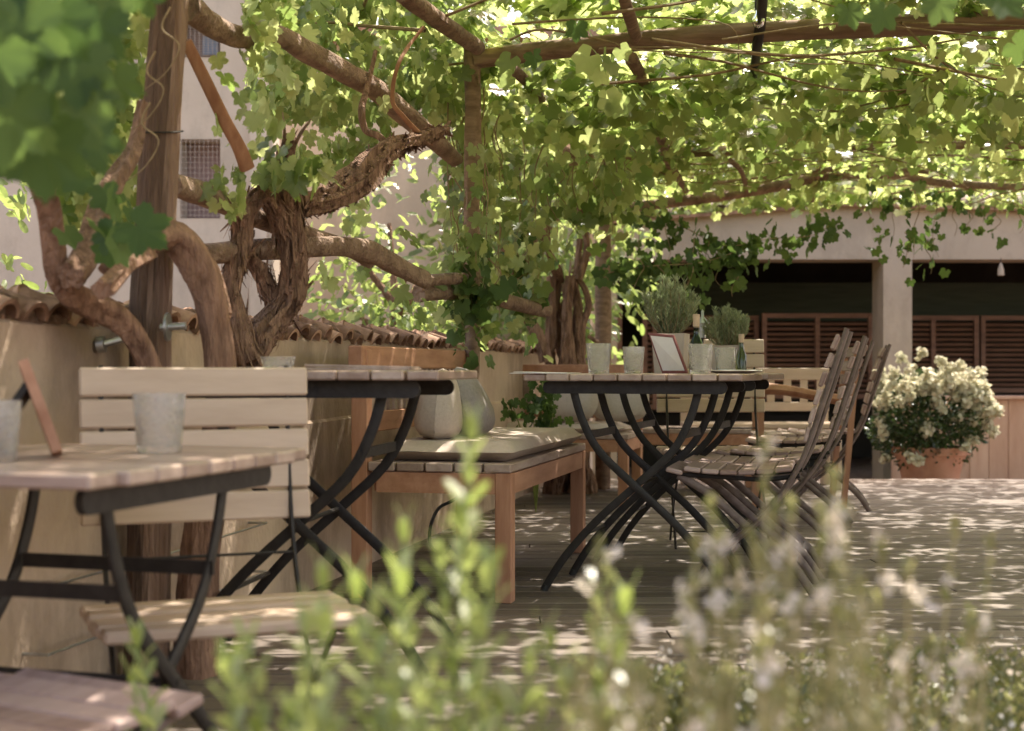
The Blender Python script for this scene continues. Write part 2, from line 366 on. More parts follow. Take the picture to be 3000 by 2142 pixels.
# planting bed: heaped soil in front
g = MB(); nx, ny = 40, 30; vs = []
for j in range(ny + 1):
    for i in range(nx + 1):
        x = -1.0 + 4.4 * i / nx; y = .45 + 2.75 * j / ny
        edge = min(1, i / 4, (nx - i) / 4, j / 3, (ny - j) / 5)
        h = -.16 + edge * (.14 + .10 * max(0, min(1, (x - .3) / .8)) + .05 * noise.noise(Vector((x * 3, y * 3, 0))) + .02 * noise.noise(Vector((x * 14, y * 14, 3))))
        vs.append((x, y, h))
g.add(vs, [(j * (nx + 1) + i, j * (nx + 1) + i + 1, (j + 1) * (nx + 1) + i + 1, (j + 1) * (nx + 1) + i) for j in range(ny) for i in range(nx)])
tag(g.build('planting_bed', 'earth', smooth=True), kind='structure')

# garden wall with tile coping -----------------------------------------------
gw = empty('garden_wall', (wallx(5), 5, 0), 0, 'low ochre rendered garden wall with curved clay tiles on top, left of the benches', 'wall')
gi = Matrix.Translation(gw.location).inverted()
def rel(mb, root):
    t = Vector(root.location); mb.v = [tuple(Vector(v) - t) for v in mb.v]; return mb
wd = Vector((.2008, .9796, 0)); wn_ = Vector((-.9796, .2008, 0))    # along, outward (away from deck)
W0 = Vector((wallx(1.2), 1.2, 0))
WL = 9.2
def wpt(s, off, z): return W0 + wd * s + wn_ * off + Vector((0, 0, z))
g = MB()
nS = 60; prof = [(0, -.2), (.0, .0), (.0, .58), (.012, .59), (.012, .868), (.10, .945), (.2, .86), (.2, -.2)]
vs = []
for i in range(nS + 1):
    s = WL * i / nS
    for o, z in prof:
        vs.append(wpt(s, o + .006 * noise.noise(Vector((s * 2, z * 3, 1))), z + (.01 * noise.noise(Vector((s, 0, 4))) if z > .1 else 0)))
k = len(prof)
g.add(vs, [(i * k + j, (i + 1) * k + j, (i + 1) * k + (j + 1) % k, i * k + (j + 1) % k) for i in range(nS) for j in range(k)] + [tuple(range(k))[::-1], tuple(range(nS * k, nS * k + k))])
rel(g, gw).build('wall_body', 'render', gw)
def halftile(mb, p, d, up, r0, r1, L, th=.012, n=8, a0=0, a1=180, side=None):
    """curved barrel tile from p along d"""
    d = d.normalized(); sx = d.cross(up).normalized(); z = sx.cross(d); vs = []
    for t, r in ((0, r0), (1, r1)):
        for q in range(n + 1):
            a = R(a0 + (a1 - a0) * q / n)
            for rr in (r, r - th): vs.append(p + d * (L * t) + sx * (math.cos(a) * rr) + z * (math.sin(a) * rr))
    m = (n + 1) * 2; fs = []
    for q in range(n):
        b = q * 2
        fs += [(b, b + 2, m + b + 2, m + b), (b + 1, m + b + 1, m + b + 3, b + 3), (b, b + 1, b + 3, b + 2), (m + b, m + b + 2, m + b + 3, m + b + 1)]
    fs += [(0, m, m + 1, 1), (n * 2, n * 2 + 1, m + n * 2 + 1, m + n * 2)]
    mb.add(vs, fs)
g = MB(); s = .1
while s < WL - .1:
    z = .868 + random.uniform(-.012, .012)
    dirn = (-wn_ + Vector((0, 0, -.42)) + wd * random.uniform(-.12, .12)); dirn.normalize()
    # cover tile falling to the deck side, cap hump up
    halftile(g, wpt(s, .12, z + .05), dirn, Vector((0, 0, 1)), .040, .050, .13, a0=8, a1=172)
    dv = -dirn
    halftile(g, wpt(s + .058, .12, z + .062), dirn, Vector((0, 0, -1)),   .036, .045, .115, a0=8, a1=172)
    d2 = (wn_ + Vector((0, 0, -.42))).normalized()
    halftile(g, wpt(s, .08, z + .05), d2, Vector((0, 0, 1)), .042, .05, .17, a0=8, a1=172)
    s += .118 + random.uniform(-.012, .012)
rel(g, gw).build('tile_coping', 'tile', gw, smooth=True)
g = MB(); pts = [wpt(s_, .052 + .012 * noise.noise(Vector((s_ * 9, 0, 0))), .895 + .014 * noise.noise(Vector((s_ * 7, 3, 0)))) for s_ in np.arange(.02, WL, .03)]
g.tube(pts, [.036 + .012 * noise.noise(Vector((s_ * .03 * 11, 1, 5))) for s_ in range(len(pts))], 12, ridge=.25, kr=3, jit=.12); rel(g, gw).build('mortar_bed', 'mortar', gw, smooth=True)

# ================================================================== PERGOLA
pg = empty('pergola', (0, 0, 0), 0, 'rustic pergola of round poles and old beams carrying the grapevines over the terrace', 'pergola')
def pole(name, lst, mat='pole', n=16, ridge=.14, k=6, par=None, label=None, **kw):
    p, r = PP(lst, k); g = MB(); g.tube(p, r, n, ridge=ridge, kr=3, tw=.3, seed=random.random() * 9, **kw)
    o = g.build(name, mat, par or pg, smooth=True)
    if label: o['label'] = label
    return o
post1 = pole('post', [(425, 2010, 3.58, .054), (438, 1500, 3.6, .054), (440, 1080, 3.6, .053), (455, 660, 3.62, .05), (482, 250, 3.64, .047), (508, -60, 3.66, .045), (520, -420, 3.68, .043)], 'postwood', n=24, ridge=.09, label='thick leaning post with a smooth lighter side, nearest on the left')
g = MB(); b0 = P(300, 1008, 3.5); g.tube([b0, P(392, 985, 3.56)], .009, 8); g.tube([b0 - Vector((.012, 0, .002)), b0 + Vector((.006, 0, 0))], .02, 10)
g.build('bolt', 'steel', post1, smooth=True)
g = MB(); g.tube([P(470, 960, 3.5), P(545, 955, 3.5)], .009, 8); g.tube([P(487, 958, 3.5), P(495, 958, 3.5)], .035, 12)
g.build('bolt', 'steel', post1, smooth=True)
g = MB(); wire = [post_c + Vector((math.cos(a) * .056, math.sin(a) * .056, .012 * math.sin(a))) for post_c in [P(470, 385, 3.63)] for a in np.linspace(0, 6.28, 22)]
g.tube(wire, .0022, 5); g.build('tie_wire', 'iron', post1)
pole('post', [(1378, 1300, 6.1, .032), (1385, 1000, 6.1, .032), (1380, 600, 6.1, .033), (1384, 300, 6.1, .034), (1382, 130, 6.1, .036)], 'pole2', label='slim post wrapped in leaves in the middle')
pole('post', [(1768, 1490, 9.3, .05), (1765, 800, 9.3, .05), (1763, 420, 9.3, .05)], 'pole2', label='far post close to the building')
pole('post', [(3420, 1500, 8.4, .06), (3410, 300, 8.4, .06)], 'pole2')
pole('post', [(4400, 1600, 5.8, .06), (4380, 60, 5.8, .06)], 'pole2')
pole('rail', [(545, 20, 3.9, .04), (620, 75, 4.1, .034), (700, 110, 4.3, .034), (812, 108, 4.5, .034), (900, 155, 4.7, .035), (1000, 208, 4.9, .036), (1110, 268, 5.2, .038), (1190, 335, 5.4, .04), (1260, 400, 5.6, .038), (1335, 468, 5.9, .03)], label='long crooked rail dropping from the near post to the middle post')
pole('rail', [(500, 540, 3.75, .032), (560, 560, 3.9, .032), (640, 590, 4.1, .03), (760, 640, 4.4, .03), (880, 680, 4.7, .029), (1010, 722, 5.0, .026), (1085, 770, 5.2, .02)])
pole('rail', [(585, 745, 4.1, .033), (690, 735, 4.3, .032), (800, 728, 4.5, .033), (920, 722, 4.75, .034), (1010, 722, 4.95, .035), (1085, 738, 5.15, .037), (1150, 775, 5.35, .037), (1245, 822, 5.6, .033)], label='smooth rail curving down above the tiled wall')
pole('rail', [(1225, 862, 5.75, .034), (1290, 855, 5.9, .036), (1400, 858, 6.3, .034), (1480, 880, 6.6, .034), (1600, 912, 7.1, .034)], 'pole', label='rail with a sawn round end beside the middle post')
pole('rail', [(1250, 822, 5.7, .022), (1335, 815, 5.9, .024), (1420, 812, 6.2, .022)], 'pole')
pole('brace', [(545, 120, 3.9, .015), (600, 230, 3.95, .017), (655, 345, 4.0, .018), (700, 430, 4.05, .019), (722, 490, 4.1, .021)], 'redshoot', label='thin red-brown diagonal branch')
# beams
def beam(name, lst, w, t, mat='pole2', label=None):
    p, _ = PP([(*a, .1) for a in lst], 5); g = MB()
    for a, b in zip(p[:-1], p[1:]): pass
    g.tube(p, w / 2 * 1.2, 4 if False else 10, ridge=.10, kr=2, tw=.2, seed=random.random() * 9)
    o = g.build(name, mat, pg, smooth=True)
    if label: o['label'] = label
    return o
beam('beam', [(1385, 175, 6.1), (1500, 160, 6.1), (1700, 138, 6.0), (1900, 118, 5.95), (2200, 95, 5.9), (2600, 78, 5.9), (3300, 40, 5.85), (4400, 5, 5.8)], .072, .08, label='nearest squared beam crossing the upper right, cracked and weathered')
beam('beam', [(1300, 500, 9.0), (1890, 455, 9.0), (2150, 440, 9.0), (2400, 428, 9.0), (3300, 420, 8.6)], .055, .06)
pole('beam', [(1700, 640, 10.1, .03), (1850, 610, 10.1, .034), (2000, 590, 10.1, .036), (2150, 568, 10.1, .038), (2300, 540, 10.1, .038), (2420, 512, 10.1, .037), (2560, 508, 10.1, .036), (2660, 512, 10.1, .034), (2705, 528, 10.1, .028), (2900, 545, 10.1, .026), (3300, 560, 10.1, .024)], 'pole', label='crooked far beam sagging across in front of the building roof')
pole('beam', [(2380, 500, 9.9, .018), (2500, 490, 9.8, .02), (2600, 492, 9.8, .02), (2720, 505, 9.8, .016)], 'pole')
# rafters running away from the camera
pole('rafter', [(1815, -60, 5.0, .022), (1835, 20, 5.4, .024), (1862, 110, 5.9, .026)], 'pole2')
pole('rafter', [(1850, 170, 6.1, .028), (1885, 235, 6.5, .028), (1918, 300, 7.2, .030), (1915, 360, 7.8, .03), (1945, 420, 8.6, .03), (1958, 470, 9.1, .03), (2010, 560, 10.1, .02)], 'pole', label='wavy pole hanging below the nearest beam')
pole('rafter', [(2235, -40, 5.4, .02), (2228, 60, 5.8, .02), (2215, 150, 6.0, .02), (2205, 260, 7.0, .02), (2190, 340, 7.8, .019), (2185, 375, 8.2, .014)], 'iron')
pole('rafter', [(1490, 195, 6.1, .026), (1560, 255, 6.5, .024), (1600, 305, 7.0, .024), (1660, 360, 7.6, .022), (1700, 400, 8.1, .02)], 'pole')
pole('rafter', [(1180, -20, 4.8, .03), (1260, 40, 5.1, .032), (1330, 90, 5.5, .032), (1400, 140, 5.9, .03)], 'pole')
pole('rafter', [(2820, 30, 5.9, .05), (2700, 70, 6.2, .045), (2480, 108, 6.9, .03), (2600, 128, 6.7, .02)], 'pole2')
for xx in (3.0, 4.2, 5.4):
    g = MB(); g.tube([(xx, 4.6, 2.12), (xx + .7, 7.5, 2.14), (xx + 1.4, 11, 2.15)], .03, 8); g.build('rafter', 'pole2', pg)
pole('rafter', [(2140, 470, 8.4, .016), (2170, 500, 8.9, .016), (2190, 560, 10.1, .016)], 'pole2')
pole('rafter', [(2420, 440, 9.1, .016), (2395, 500, 9.9, .018), (2380, 590, 10.3, .014)], 'pole2')

# ================================================================== GRAPEVINES
VN = {}
def vine(key, loc, label):
    VN[key] = dict(root=empty('grapevine', loc, 0, label, 'grapevine', 'grapevines along the garden wall'), c=Cloud(), cd=Cloud(), big=Cloud(), canes=MB()); return VN[key]
v1 = vine('a', tuple(P(575, 1980, 3.62)), 'grapevine whose smooth reddish trunk bends behind the thick leaning post')
v2 = vine('b', (-1.75, 3.2, -.24), 'grapevine leaning over the tiled wall at the far left, with big dark leaves in front')
v3 = vine('c', (P(740, 1000, 4.35).x - .05, 4.35, 0), 'grapevine with two shaggy twisted stems knotted together above the tiled wall')
v4 = vine('d', tuple(P(1660, 1446, 8.9)), 'grapevine with a braided grey-brown trunk left of the potted rosemary')
v5 = vine('e', (4.6, 7.4, 0), 'grapevine climbing the far right post and roofing the right side')
def vtrunk(v, name, lst, mat='bark', n=22, ridge=.28, kr=5, tw=1.2, k=7, label=None):
    p, r = PP(lst, k); g = MB(); g.tube(p, r, n, ridge=ridge, kr=kr, tw=tw, jit=.05, seed=random.random() * 20)
    o = rel(g, v['root']).build(name, mat, v['root'], smooth=True)
    return o, p, r
def shag(v, p, r, n, L=(.03, .10), parent=None):       # peeling bark strips
    g = MB()
    for _ in range(n):
        i = random.randrange(len(p) - 1); t = random.random(); c = p[i].lerp(p[i + 1], t); ax = (p[i + 1] - p[i]).normalized()
        side = Vector((random.gauss(0, 1), random.gauss(0, 1), random.gauss(0, 1))); side = (side - ax * side.dot(ax)).normalized()
        rr = r[i] * random.uniform(.85, 1.1); l = random.uniform(*L); w = random.uniform(.003, .009); a = c + side * rr
        d = (ax * random.choice((-1, 1)) + side * random.uniform(.0, .22) + Vector((0, 0, -.08))).normalized(); q = d.cross(side).normalized() * w
        m_ = a + d * l * .5 + side * random.uniform(0, .008); e = a + d * l + side * random.uniform(0, .02)
        g.add([a - q, a + q, m_ + q, m_ - q, e + q * .3, e - q * .3], [(0, 1, 2, 3), (3, 2, 4, 5)])
    o = rel(g, v['root']).build('bark_strips', 'bark', parent or v['root'])
    o['kind'] = 'stuff'
    if parent is not None: o.location = -parent.location
    return o
# vine a
o, p, r = vtrunk(v1, 'trunk', [(575, 1990, 3.60, .055), (578, 1700, 3.62, .050), (600, 1500, 3.62, .046), (640, 1250, 3.62, .042), (645, 1060, 3.6, .042), (632, 960, 3.6, .041), (610, 860, 3.58, .042), (578, 780, 3.56, .043), (540, 720, 3.54, .040), (490, 690, 3.5, .034), (420, 720, 3.42, .026), (350, 755, 3.35, .02), (300, 790, 3.3, .012)], 'bark_lt', ridge=.16, kr=4, tw=.5)
vtrunk(v1, 'branch', [(640, 930, 3.63, .03), (620, 800, 3.66, .022), (575, 740, 3.62, .016)], 'bark_lt')
# vine b
vtrunk(v2, 'trunk', [(470, 1160, 3.45, .032), (410, 1010, 3.40, .031), (345, 930, 3.35, .031), (275, 898, 3.28, .031), (210, 862, 3.2, .030), (168, 795, 3.15, .029), (155, 700, 3.12, .028), (142, 600, 3.08, .027), (112, 510, 3.02, .027), (92, 440, 2.98, .022), (100, 300, 2.9, .016), (130, 120, 2.8, .013), (120, -80, 2.7, .01)], 'bark_lt', ridge=.2, kr=4, tw=.5)
vtrunk(v2, 'branch', [(205, 810, 3.1, .03), (250, 740, 3.2, .03), (285, 640, 3.3, .028), (330, 540, 3.4, .022), (390, 440, 3.5, .018), (420, 300, 3.55, .012)], 'bark')
vtrunk(v2, 'branch', [(300, 850, 3.1, .022), (370, 780, 3.25, .018), (440, 745, 3.4, .016)], 'bark_lt')
# vine c : right stem, left stem, link, arm
o, p, r = vtrunk(v3, 'trunk', [(690, 1120, 4.3, .05), (730, 1040, 4.32, .05), (770, 980, 4.35, .047), (820, 920, 4.4, .04), (852, 860, 4.4, .038), (862, 780, 4.4, .036), (858, 690, 4.4, .037), (850, 620, 4.4, .038), (842, 560, 4.38, .034), (835, 480, 4.35, .024), (850, 400, 4.3, .018)], ridge=.34, kr=6)
shag(v3, p, r, 260)
o, p, r = vtrunk(v3, 'stem', [(735, 1060, 4.25, .036), (708, 990, 4.25, .03), (690, 920, 4.25, .026), (676, 850, 4.25, .026), (690, 780, 4.27, .028), (708, 720, 4.28, .028), (712, 640, 4.28, .026), (735, 600, 4.28, .022), (775, 570, 4.3, .025), (800, 600, 4.32, .028), (822, 660, 4.36, .022), (835, 720, 4.4, .016)], ridge=.34, kr=5)
shag(v3, p, r, 260)
o, p, r = vtrunk(v3, 'stem', [(820, 915, 4.42, .02), (795, 860, 4.42, .022), (770, 810, 4.4, .022), (745, 765, 4.36, .014), (730, 745, 4.32, .01)], ridge=.34)
shag(v3, p, r, 160)
o, p, r = vtrunk(v3, 'arm', [(870, 600, 4.42, .034), (930, 590, 4.5, .034), (990, 568, 4.6, .038), (1050, 530, 4.7, .046), (1090, 480, 4.8, .044), (1140, 440, 4.9, .032), (1190, 420, 5.0, .026), (1240, 405, 5.1, .02), (1300, 380, 5.3, .016)], ridge=.4, kr=7)
shag(v3, p, r, 500, (.015, .045))
vtrunk(v3, 'stem', [(1150, 440, 4.9, .014), (1110, 400, 4.9, .013), (1070, 380, 4.9, .012), (1060, 320, 4.9, .012), (1075, 260, 5.0, .01), (1100, 150, 5.1, .008)], n=8, ridge=.15)
vtrunk(v3, 'stem', [(1240, 405, 5.1, .012), (1180, 340, 5.0, .009), (1150, 290, 5.0, .008), (1170, 180, 5.0, .007), (1240, 80, 5.2, .006)], 'redshoot', n=8, ridge=.1)
# vine d: braided strands
for q in range(6):
    a0 = q * 1.05; L = []
    for t in range(14):
        f = t / 13; py = 1450 - 640 * f; rad = 42 - 8 * f + (18 if f < .1 else 0)
        a = a0 + f * 3.2 + .4 * math.sin(f * 9 + q)
        L.append((1668 + rad * math.cos(a) - 25 * f * (q % 2) + 10 * math.sin(f * 6), py, 8.9 + .07 * math.sin(a), .040 - .013 * f))
    o, p, r = vtrunk(v4, 'trunk' if q == 0 else 'stem', L, ridge=.3, n=14, k=3)
    shag(v4, p, r, 60)
vtrunk(v4, 'stem', [(1600, 1060, 8.5, .036), (1580, 990, 8.5, .036), (1545, 920, 8.5, .032), (1530, 860, 8.5, .026), (1500, 780, 8.4, .02), (1460, 700, 8.3, .016), (1420, 600, 8.0, .012)], n=14)
vtrunk(v4, 'stem', [(1700, 1040, 8.9, .03), (1705, 960, 8.9, .024), (1725, 900, 8.9, .022), (1715, 850, 8.9, .018), (1690, 800, 8.9, .018), (1700, 700, 8.9, .016)], n=12)
vtrunk(v4, 'stem', [(1722, 985, 8.9, .012), (1745, 1000, 8.9, .013), (1768, 1018, 8.9, .01)], n=8)
vtrunk(v4, 'stem', [(1640, 820, 8.9, .03), (1600, 700, 8.5, .022), (1610, 560, 8.4, .02), (1640, 470, 8.3, .03), (1660, 440, 8.3, .034), (1720, 470, 8.5, .02)], n=12)
vtrunk(v4, 'stem', [(1690, 820, 8.9, .03), (1720, 720, 8.9, .02), (1700, 600, 8.7, .018), (1790, 460, 8, .014)], n=12)
# vine e
g = MB(); g.tube([Vector(q) for q in spline([(0, 0, 0), (.05, .03, .6), (-.04, 0, 1.2), (.03, -.05, 1.8), (-.3, -.3, 2.2)], 6)], .05, 14, ridge=.3); g.build('trunk', 'bark', v5['root'], smooth=True)

# canes through the roof ------------------------------------------------
def cane(v, pts, r0=.006, r1=.002, n=5):
    sp = spline(pts, 5); m = len(sp); v['canes'].tube([Vector(q) for q in sp], [r0 + (r1 - r0) * i / (m - 1) for i in range(m)], n, cap=False)
def owner(x, y):
    if y < 4.3 and x < -.6: return v1 if x > -1.6 else v2
    if x > 2.4: return v5
    if y < 6.4: return v3
    return v4
for i in range(150):
    y = random.uniform(5.2, 10.6); x = random.uniform(wallx(y), 5.2); z = random.uniform(2.02, 2.18)
    a = random.gauss(0.1, .35) if random.random() < .7 else random.uniform(0, 3.14); L = random.uniform(.8, 2.0)
    pts = []
    for t in range(5):
        f = t / 4; pts.append((x + math.cos(a) * L * f + random.gauss(0, .05), y + math.sin(a) * L * f + random.gauss(0, .05), z + .05 * math.sin(f * 5 + i) - (.12 * f * f if i % 3 == 0 else 0)))
    cane(owner(x, y), pts, random.uniform(.004, .009))
# roof leaves -------------------------------------------------------------
n = 50000
p = np.stack([rng.uniform(-2.4, 6.0, n), rng.uniform(1.5, 11.2, n), np.zeros(n)], 1)
z0 = 2.02 + .06 * vnoise(p, .9) + np.clip((6.3 - p[:, 1]) * .5, 0, .2) + .1 * ((p[:, 1] > 7.8) & (p[:, 1] < 10.6))
p[:, 2] = z0 + np.abs(rng.normal(0, .13, n)) + rng.uniform(-.03, .05, n)
nz = vnoise(p * [1, 1, 0] + [0, 0, 3], 1.1) + .5 * vnoise(p * [1, 1, 0] + [9, 0, 3], 3.2)
dens = np.clip(.70 + nz * .8, .2, 1); dens = np.where(p[:, 1] < 5.0, np.maximum(dens, .8), dens); dens *= np.where((p[:, 1] < 3.3) & (p[:, 0] > .2), .55, 1)  # near roof leaves are out of view, added and thickened to shade the foreground
dens *= np.where(p[:, 1] > 9.2, np.clip(.95 - (p[:, 0] - 1.2) * .2, .4, 1), 1)      # thin cover over the bright far-right deck
dens *= np.where((p[:, 0] < wallx(p[:, 1]) - .15) & (p[:, 1] > 4.3), 0, 1)
p = p[rng.uniform(0, 1, len(p)) < dens]
own = [owner(a, b) for a, b, _ in p]
for v in (v1, v2, v3, v4, v5):
    q = p[[o is v for o in own]]
    if len(q): flatleaf(v['c'], q, (.042, .076))
print('roof leaves', len(p))
# hanging shoots with leaves: from (px,py,d) top going down dz
def shoot(v, top, dz, nl, spread=.05, sz=(.035, .06), drift=(0, 0), dark=False):
    top = Vector(top); pts = [top + Vector((drift[0] * f + random.gauss(0, .02), drift[1] * f + random.gauss(0, .02), -dz * f)) for f in (0, .25, .5, .75, 1)]
    sp = spline(pts, 5); m = len(sp)
    v['canes'].tube([Vector(q) for q in sp], [.0035 - .002 * i / m for i in range(m)], 4, cap=False)
    idx = rng.uniform(0, m - 1.01, nl); q = np.array([np.array(sp[int(i)]) * (1 - i % 1) + np.array(sp[int(i) + 1]) * (i % 1) for i in idx]) + rng.normal(0, spread, (nl, 3))
    hangleaf(v['cd'] if dark else v['c'], q, sz)
for i in range(130):      # general raggedness under the roof
    y = random.uniform(6.4, 11); x = random.uniform(wallx(y) + .1, 5); shoot(owner(x, y), (x, y, 2.12), random.uniform(.05, .14), random.randint(4, 9), .05)
# curtain round the middle post and trunk
for i in range(30): t = P(random.uniform(1300, 1480), random.uniform(250, 520), random.uniform(6.15, 6.8)); shoot(v3, t, random.uniform(.25, .7), random.randint(6, 13), .05)
for i in range(5): t = P(random.uniform(1320, 1440), random.uniform(420, 620), random.uniform(5.8, 6.0)); shoot(v3, t, random.uniform(.2, .4), 10, .04)
for i in range(16): t = P(random.uniform(1340, 1440), random.uniform(700, 880), random.uniform(5.9, 6.2)); shoot(v3, t, random.uniform(.1, .3), random.randint(5, 11), .035, dark=i % 2 == 0)
for i in range(36): a = random.uniform(1430, 1850); t = P(a, random.uniform(380, 540), random.uniform(6.6, 8.0)); shoot(v4, t, random.uniform(.2, .6 - (a - 1430) / 1250), random.randint(7, 14), .06)
for i in range(10): t = P(random.uniform(1480, 1600), random.uniform(640, 800), random.uniform(6.9, 7.3)); shoot(v4, t, random.uniform(.2, .35), 10, .045, dark=i % 2 == 0)
# upper left masses over the wall
def diag(n, x0, x1, y0, y1, o0, o1, keep):          # leaves behind the long rail, at its own changing distance
    a, b = rng.uniform(x0, x1, n), rng.uniform(y0, y1, n); d = 3.95 + np.clip((a - 560) / 800, 0, 1) * 2 + rng.uniform(o0, o1, n)
    w = np.stack([(a - HX) / F * d, d, HC + (HY - b) / F * d], 1); return w[vnoise(w, keep[0]) > keep[1]]
hangleaf(v3['c'], diag(1250, 735, 1420, -60, 340, .12, 1.3, (2.2, -.15)), (.038, .064))
hangleaf(v3['c'], diag(170, 720, 1300, -60, 300, -.3, -.08, (3.0, .0)), (.035, .055))
hangleaf(v3['c'], pbox(90, 740, 960, 320, 540, 4.1, 4.4, (3.4, .0)), (.035, .06))
hangleaf(v3['c'], pbox(260, 860, 1150, 330, 480, 5.1, 5.9, (3.2, .0)), (.035, .055))
hangleaf(v3['c'], pbox(60, 960, 1340, 560, 960, 5.7, 6.3, (3.2, .0)), (.035, .055))
hangleaf(v1['c'], pbox(34, 640, 900, 400, 560, 3.95, 4.25, (4, .05)), (.03, .05))
hangleaf(v1['c'], pbox(20, 640, 720, 480, 620, 3.9, 4.2), (.025, .04))
hangleaf(v1['c'], pbox(9, 600, 740, 150, 400, 3.9, 4.4), (.03, .05))
hangleaf(v2['c'], pbox(520, 150, 430, -80, 640, 3.7, 4.4, (2.6, -.1)), (.035, .06))
hangleaf(v2['cd'], pbox(12, 180, 420, 480, 760, 2.8, 3.3, (3, -.05)), (.035, .055))
# a few bright single leaves low over the wall (px,py,d,size)
sg = [(955, 800, 4.9, .06), (965, 830, 4.9, .05), (1055, 815, 5.2, .035), (1170, 860, 5.5, .06), (1185, 900, 5.5, .05), (1250, 900, 5.6, .05), (1480, 850, 6.2, .05), (1420, 1000, 6.1, .05), (1500, 960, 6.4, .05), (1535, 1000, 6.5, .055), (1430, 1060, 6.0, .05), (1220, 930, 5.6, .05), (1140, 940, 5.6, .04), (590, 560, 3.9, .04), (700, 560, 4.0, .045), (640, 610, 3.9, .03)]
pp = np.array([P(a, b - 20, d) for a, b, d, s in sg]); hangleaf(v3['c'], pp); v3['c'].s[-1] = np.array([s for *_, s in sg])
# dark leaves hanging in front of the building
for a, b, d, L, k in [(1900, 560, 9.0, .35, 14), (1960, 640, 8.8, .3, 14), (2020, 700, 8.6, .35, 16), (2080, 690, 8.7, .3, 12), (2110, 740, 8.7, .25, 12), (1860, 640, 9, .3, 12), (1800, 700, 8.4, .3, 16), (1870, 760, 8.2, .2, 14), (1930, 780, 8.2, .2, 14), (2030, 780, 8.4, .2, 10), (2150, 760, 8.6, .25, 9),
                     (2560, 560, 9.2, .3, 20), (2620, 560, 9.2, .35, 24), (2680, 570, 9.2, .45, 28), (2740, 570, 9.2, .45, 26), (2800, 570, 9.2, .3, 18), (2840, 580, 9.2, .25, 14), (2880, 570, 9.2, .2, 10), (2920, 600, 9.2, .25, 7), (2980, 580, 9.0, .25, 8), (2650, 680, 9.2, .25, 10), (2720, 700, 9.2, .25, 10)]:
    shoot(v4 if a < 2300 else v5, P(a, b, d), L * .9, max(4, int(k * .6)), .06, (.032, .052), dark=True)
for pts in ([(1780, 800, 8.2), (1900, 780, 8.3), (2050, 770, 8.5), (2150, 740, 8.6), (2200, 730, 8.7)], [(1850, 620, 8.9), (1990, 660, 8.8), (2120, 720, 8.7), (2250, 700, 8.8), (2380, 690, 9.0), (2440, 650, 9.1)]):
    q = [tuple(P(*c)) for c in pts]; cane(v4, q, .004); sp = np.array(spline(q, 9)); hangleaf(v4['cd'], np.repeat(sp, 3, 0) + rng.normal(0, .05, (len(sp) * 3, 3)), (.03, .052))
# big soft leaves close to the camera, upper left and corners
bl = [(60, 60, 1.75, .07), (170, 40, 1.8, .075), (130, 210, 1.8, .085), (40, 300, 1.75, .08), (230, 190, 1.95, .07), (120, 400, 1.85, .08), (40, 440, 2.0, .06), (210, 330, 1.95, .07), (300, 80, 2.1, .07), (260, 420, 2.1, .06), (20, 150, 1.7, .075), (330, 20, 2.2, .06), (330, 250, 2.3, .055), (90, 0, 1.8, .08),
      (400, -10, 2.3, .05), (150, 120, 2.1, .07), (30, 10, 2.0, .08), (280, 300, 2.3, .05)]
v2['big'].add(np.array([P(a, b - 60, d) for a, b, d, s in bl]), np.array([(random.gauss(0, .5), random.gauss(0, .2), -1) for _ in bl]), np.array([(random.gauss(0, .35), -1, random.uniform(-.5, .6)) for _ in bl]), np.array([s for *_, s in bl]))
v2['big'].add(np.array([P(372, 640, 2.75), P(335, 650, 2.85), P(300, 540, 2.9)]), np.array([(.75, -.1, -.55), (-.35, 0, -1), (.2, 0, -1)]), np.array([(.1, -1, .25), (-.5, -1, .2), (0, -1, .5)]), np.array([.07, .052, .045]))
bl = [(2600, 40, 3.0, .05), (2900, 0, 2.4, .055), (2760, 10, 2.8, .05), (2480, 40, 3.4, .05), (2960, 150, 3.2, .05), (1690, 90, 4.0, .045), (1560, 180, 4.4, .045)]
v5['big'].add(np.array([P(a, b - 30, d) for a, b, d, s in bl]), np.array([(random.gauss(0, .5), random.gauss(0, .2), -1) for _ in bl]), np.array([(random.gauss(0, .35), -1, random.uniform(-.5, .6)) for _ in bl]), np.array([s for *_, s in bl]))
# mid-distance darker underside leaves below the nearest beam
for v, a0, a1, b0, b1, d0, d1, k in ((v4, 1450, 2300, 150, 420, 6.3, 8.0, 210), (v5, 2300, 3000, 130, 400, 6.2, 7.8, 300), (v5, 2650, 3050, 100, 380, 4.6, 6, 60), (v4, 1450, 2000, 120, 300, 4.8, 5.7, 26)):
    hangleaf(v['c'], pbox(k, a0, a1, b0, b1, d0, d1, (1.6, .0)), (.04, .07))
# wandering tendrils
for a, b, d in ((500, 20, 3.3), (440, 300, 3.4), (455, 150, 3.4)):
    c = P(a, b, d); cane(v1, [c, c + Vector((-.02, 0, -.05)), c + Vector((.02, 0, -.09)), c + Vector((-.01, 0, -.15)), c + Vector((-.06, 0, -.19))], .003, .001)
for v in VN.values():
    t = -np.array(v['root'].location)
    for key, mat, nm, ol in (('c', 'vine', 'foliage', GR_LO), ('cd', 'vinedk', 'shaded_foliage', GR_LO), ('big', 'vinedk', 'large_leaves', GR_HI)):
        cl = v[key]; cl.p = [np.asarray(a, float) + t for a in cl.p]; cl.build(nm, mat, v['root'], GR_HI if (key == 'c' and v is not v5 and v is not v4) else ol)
    if v['canes'].v: rel(v['canes'], v['root']).build('canes', 'cane', v['root'], smooth=True)

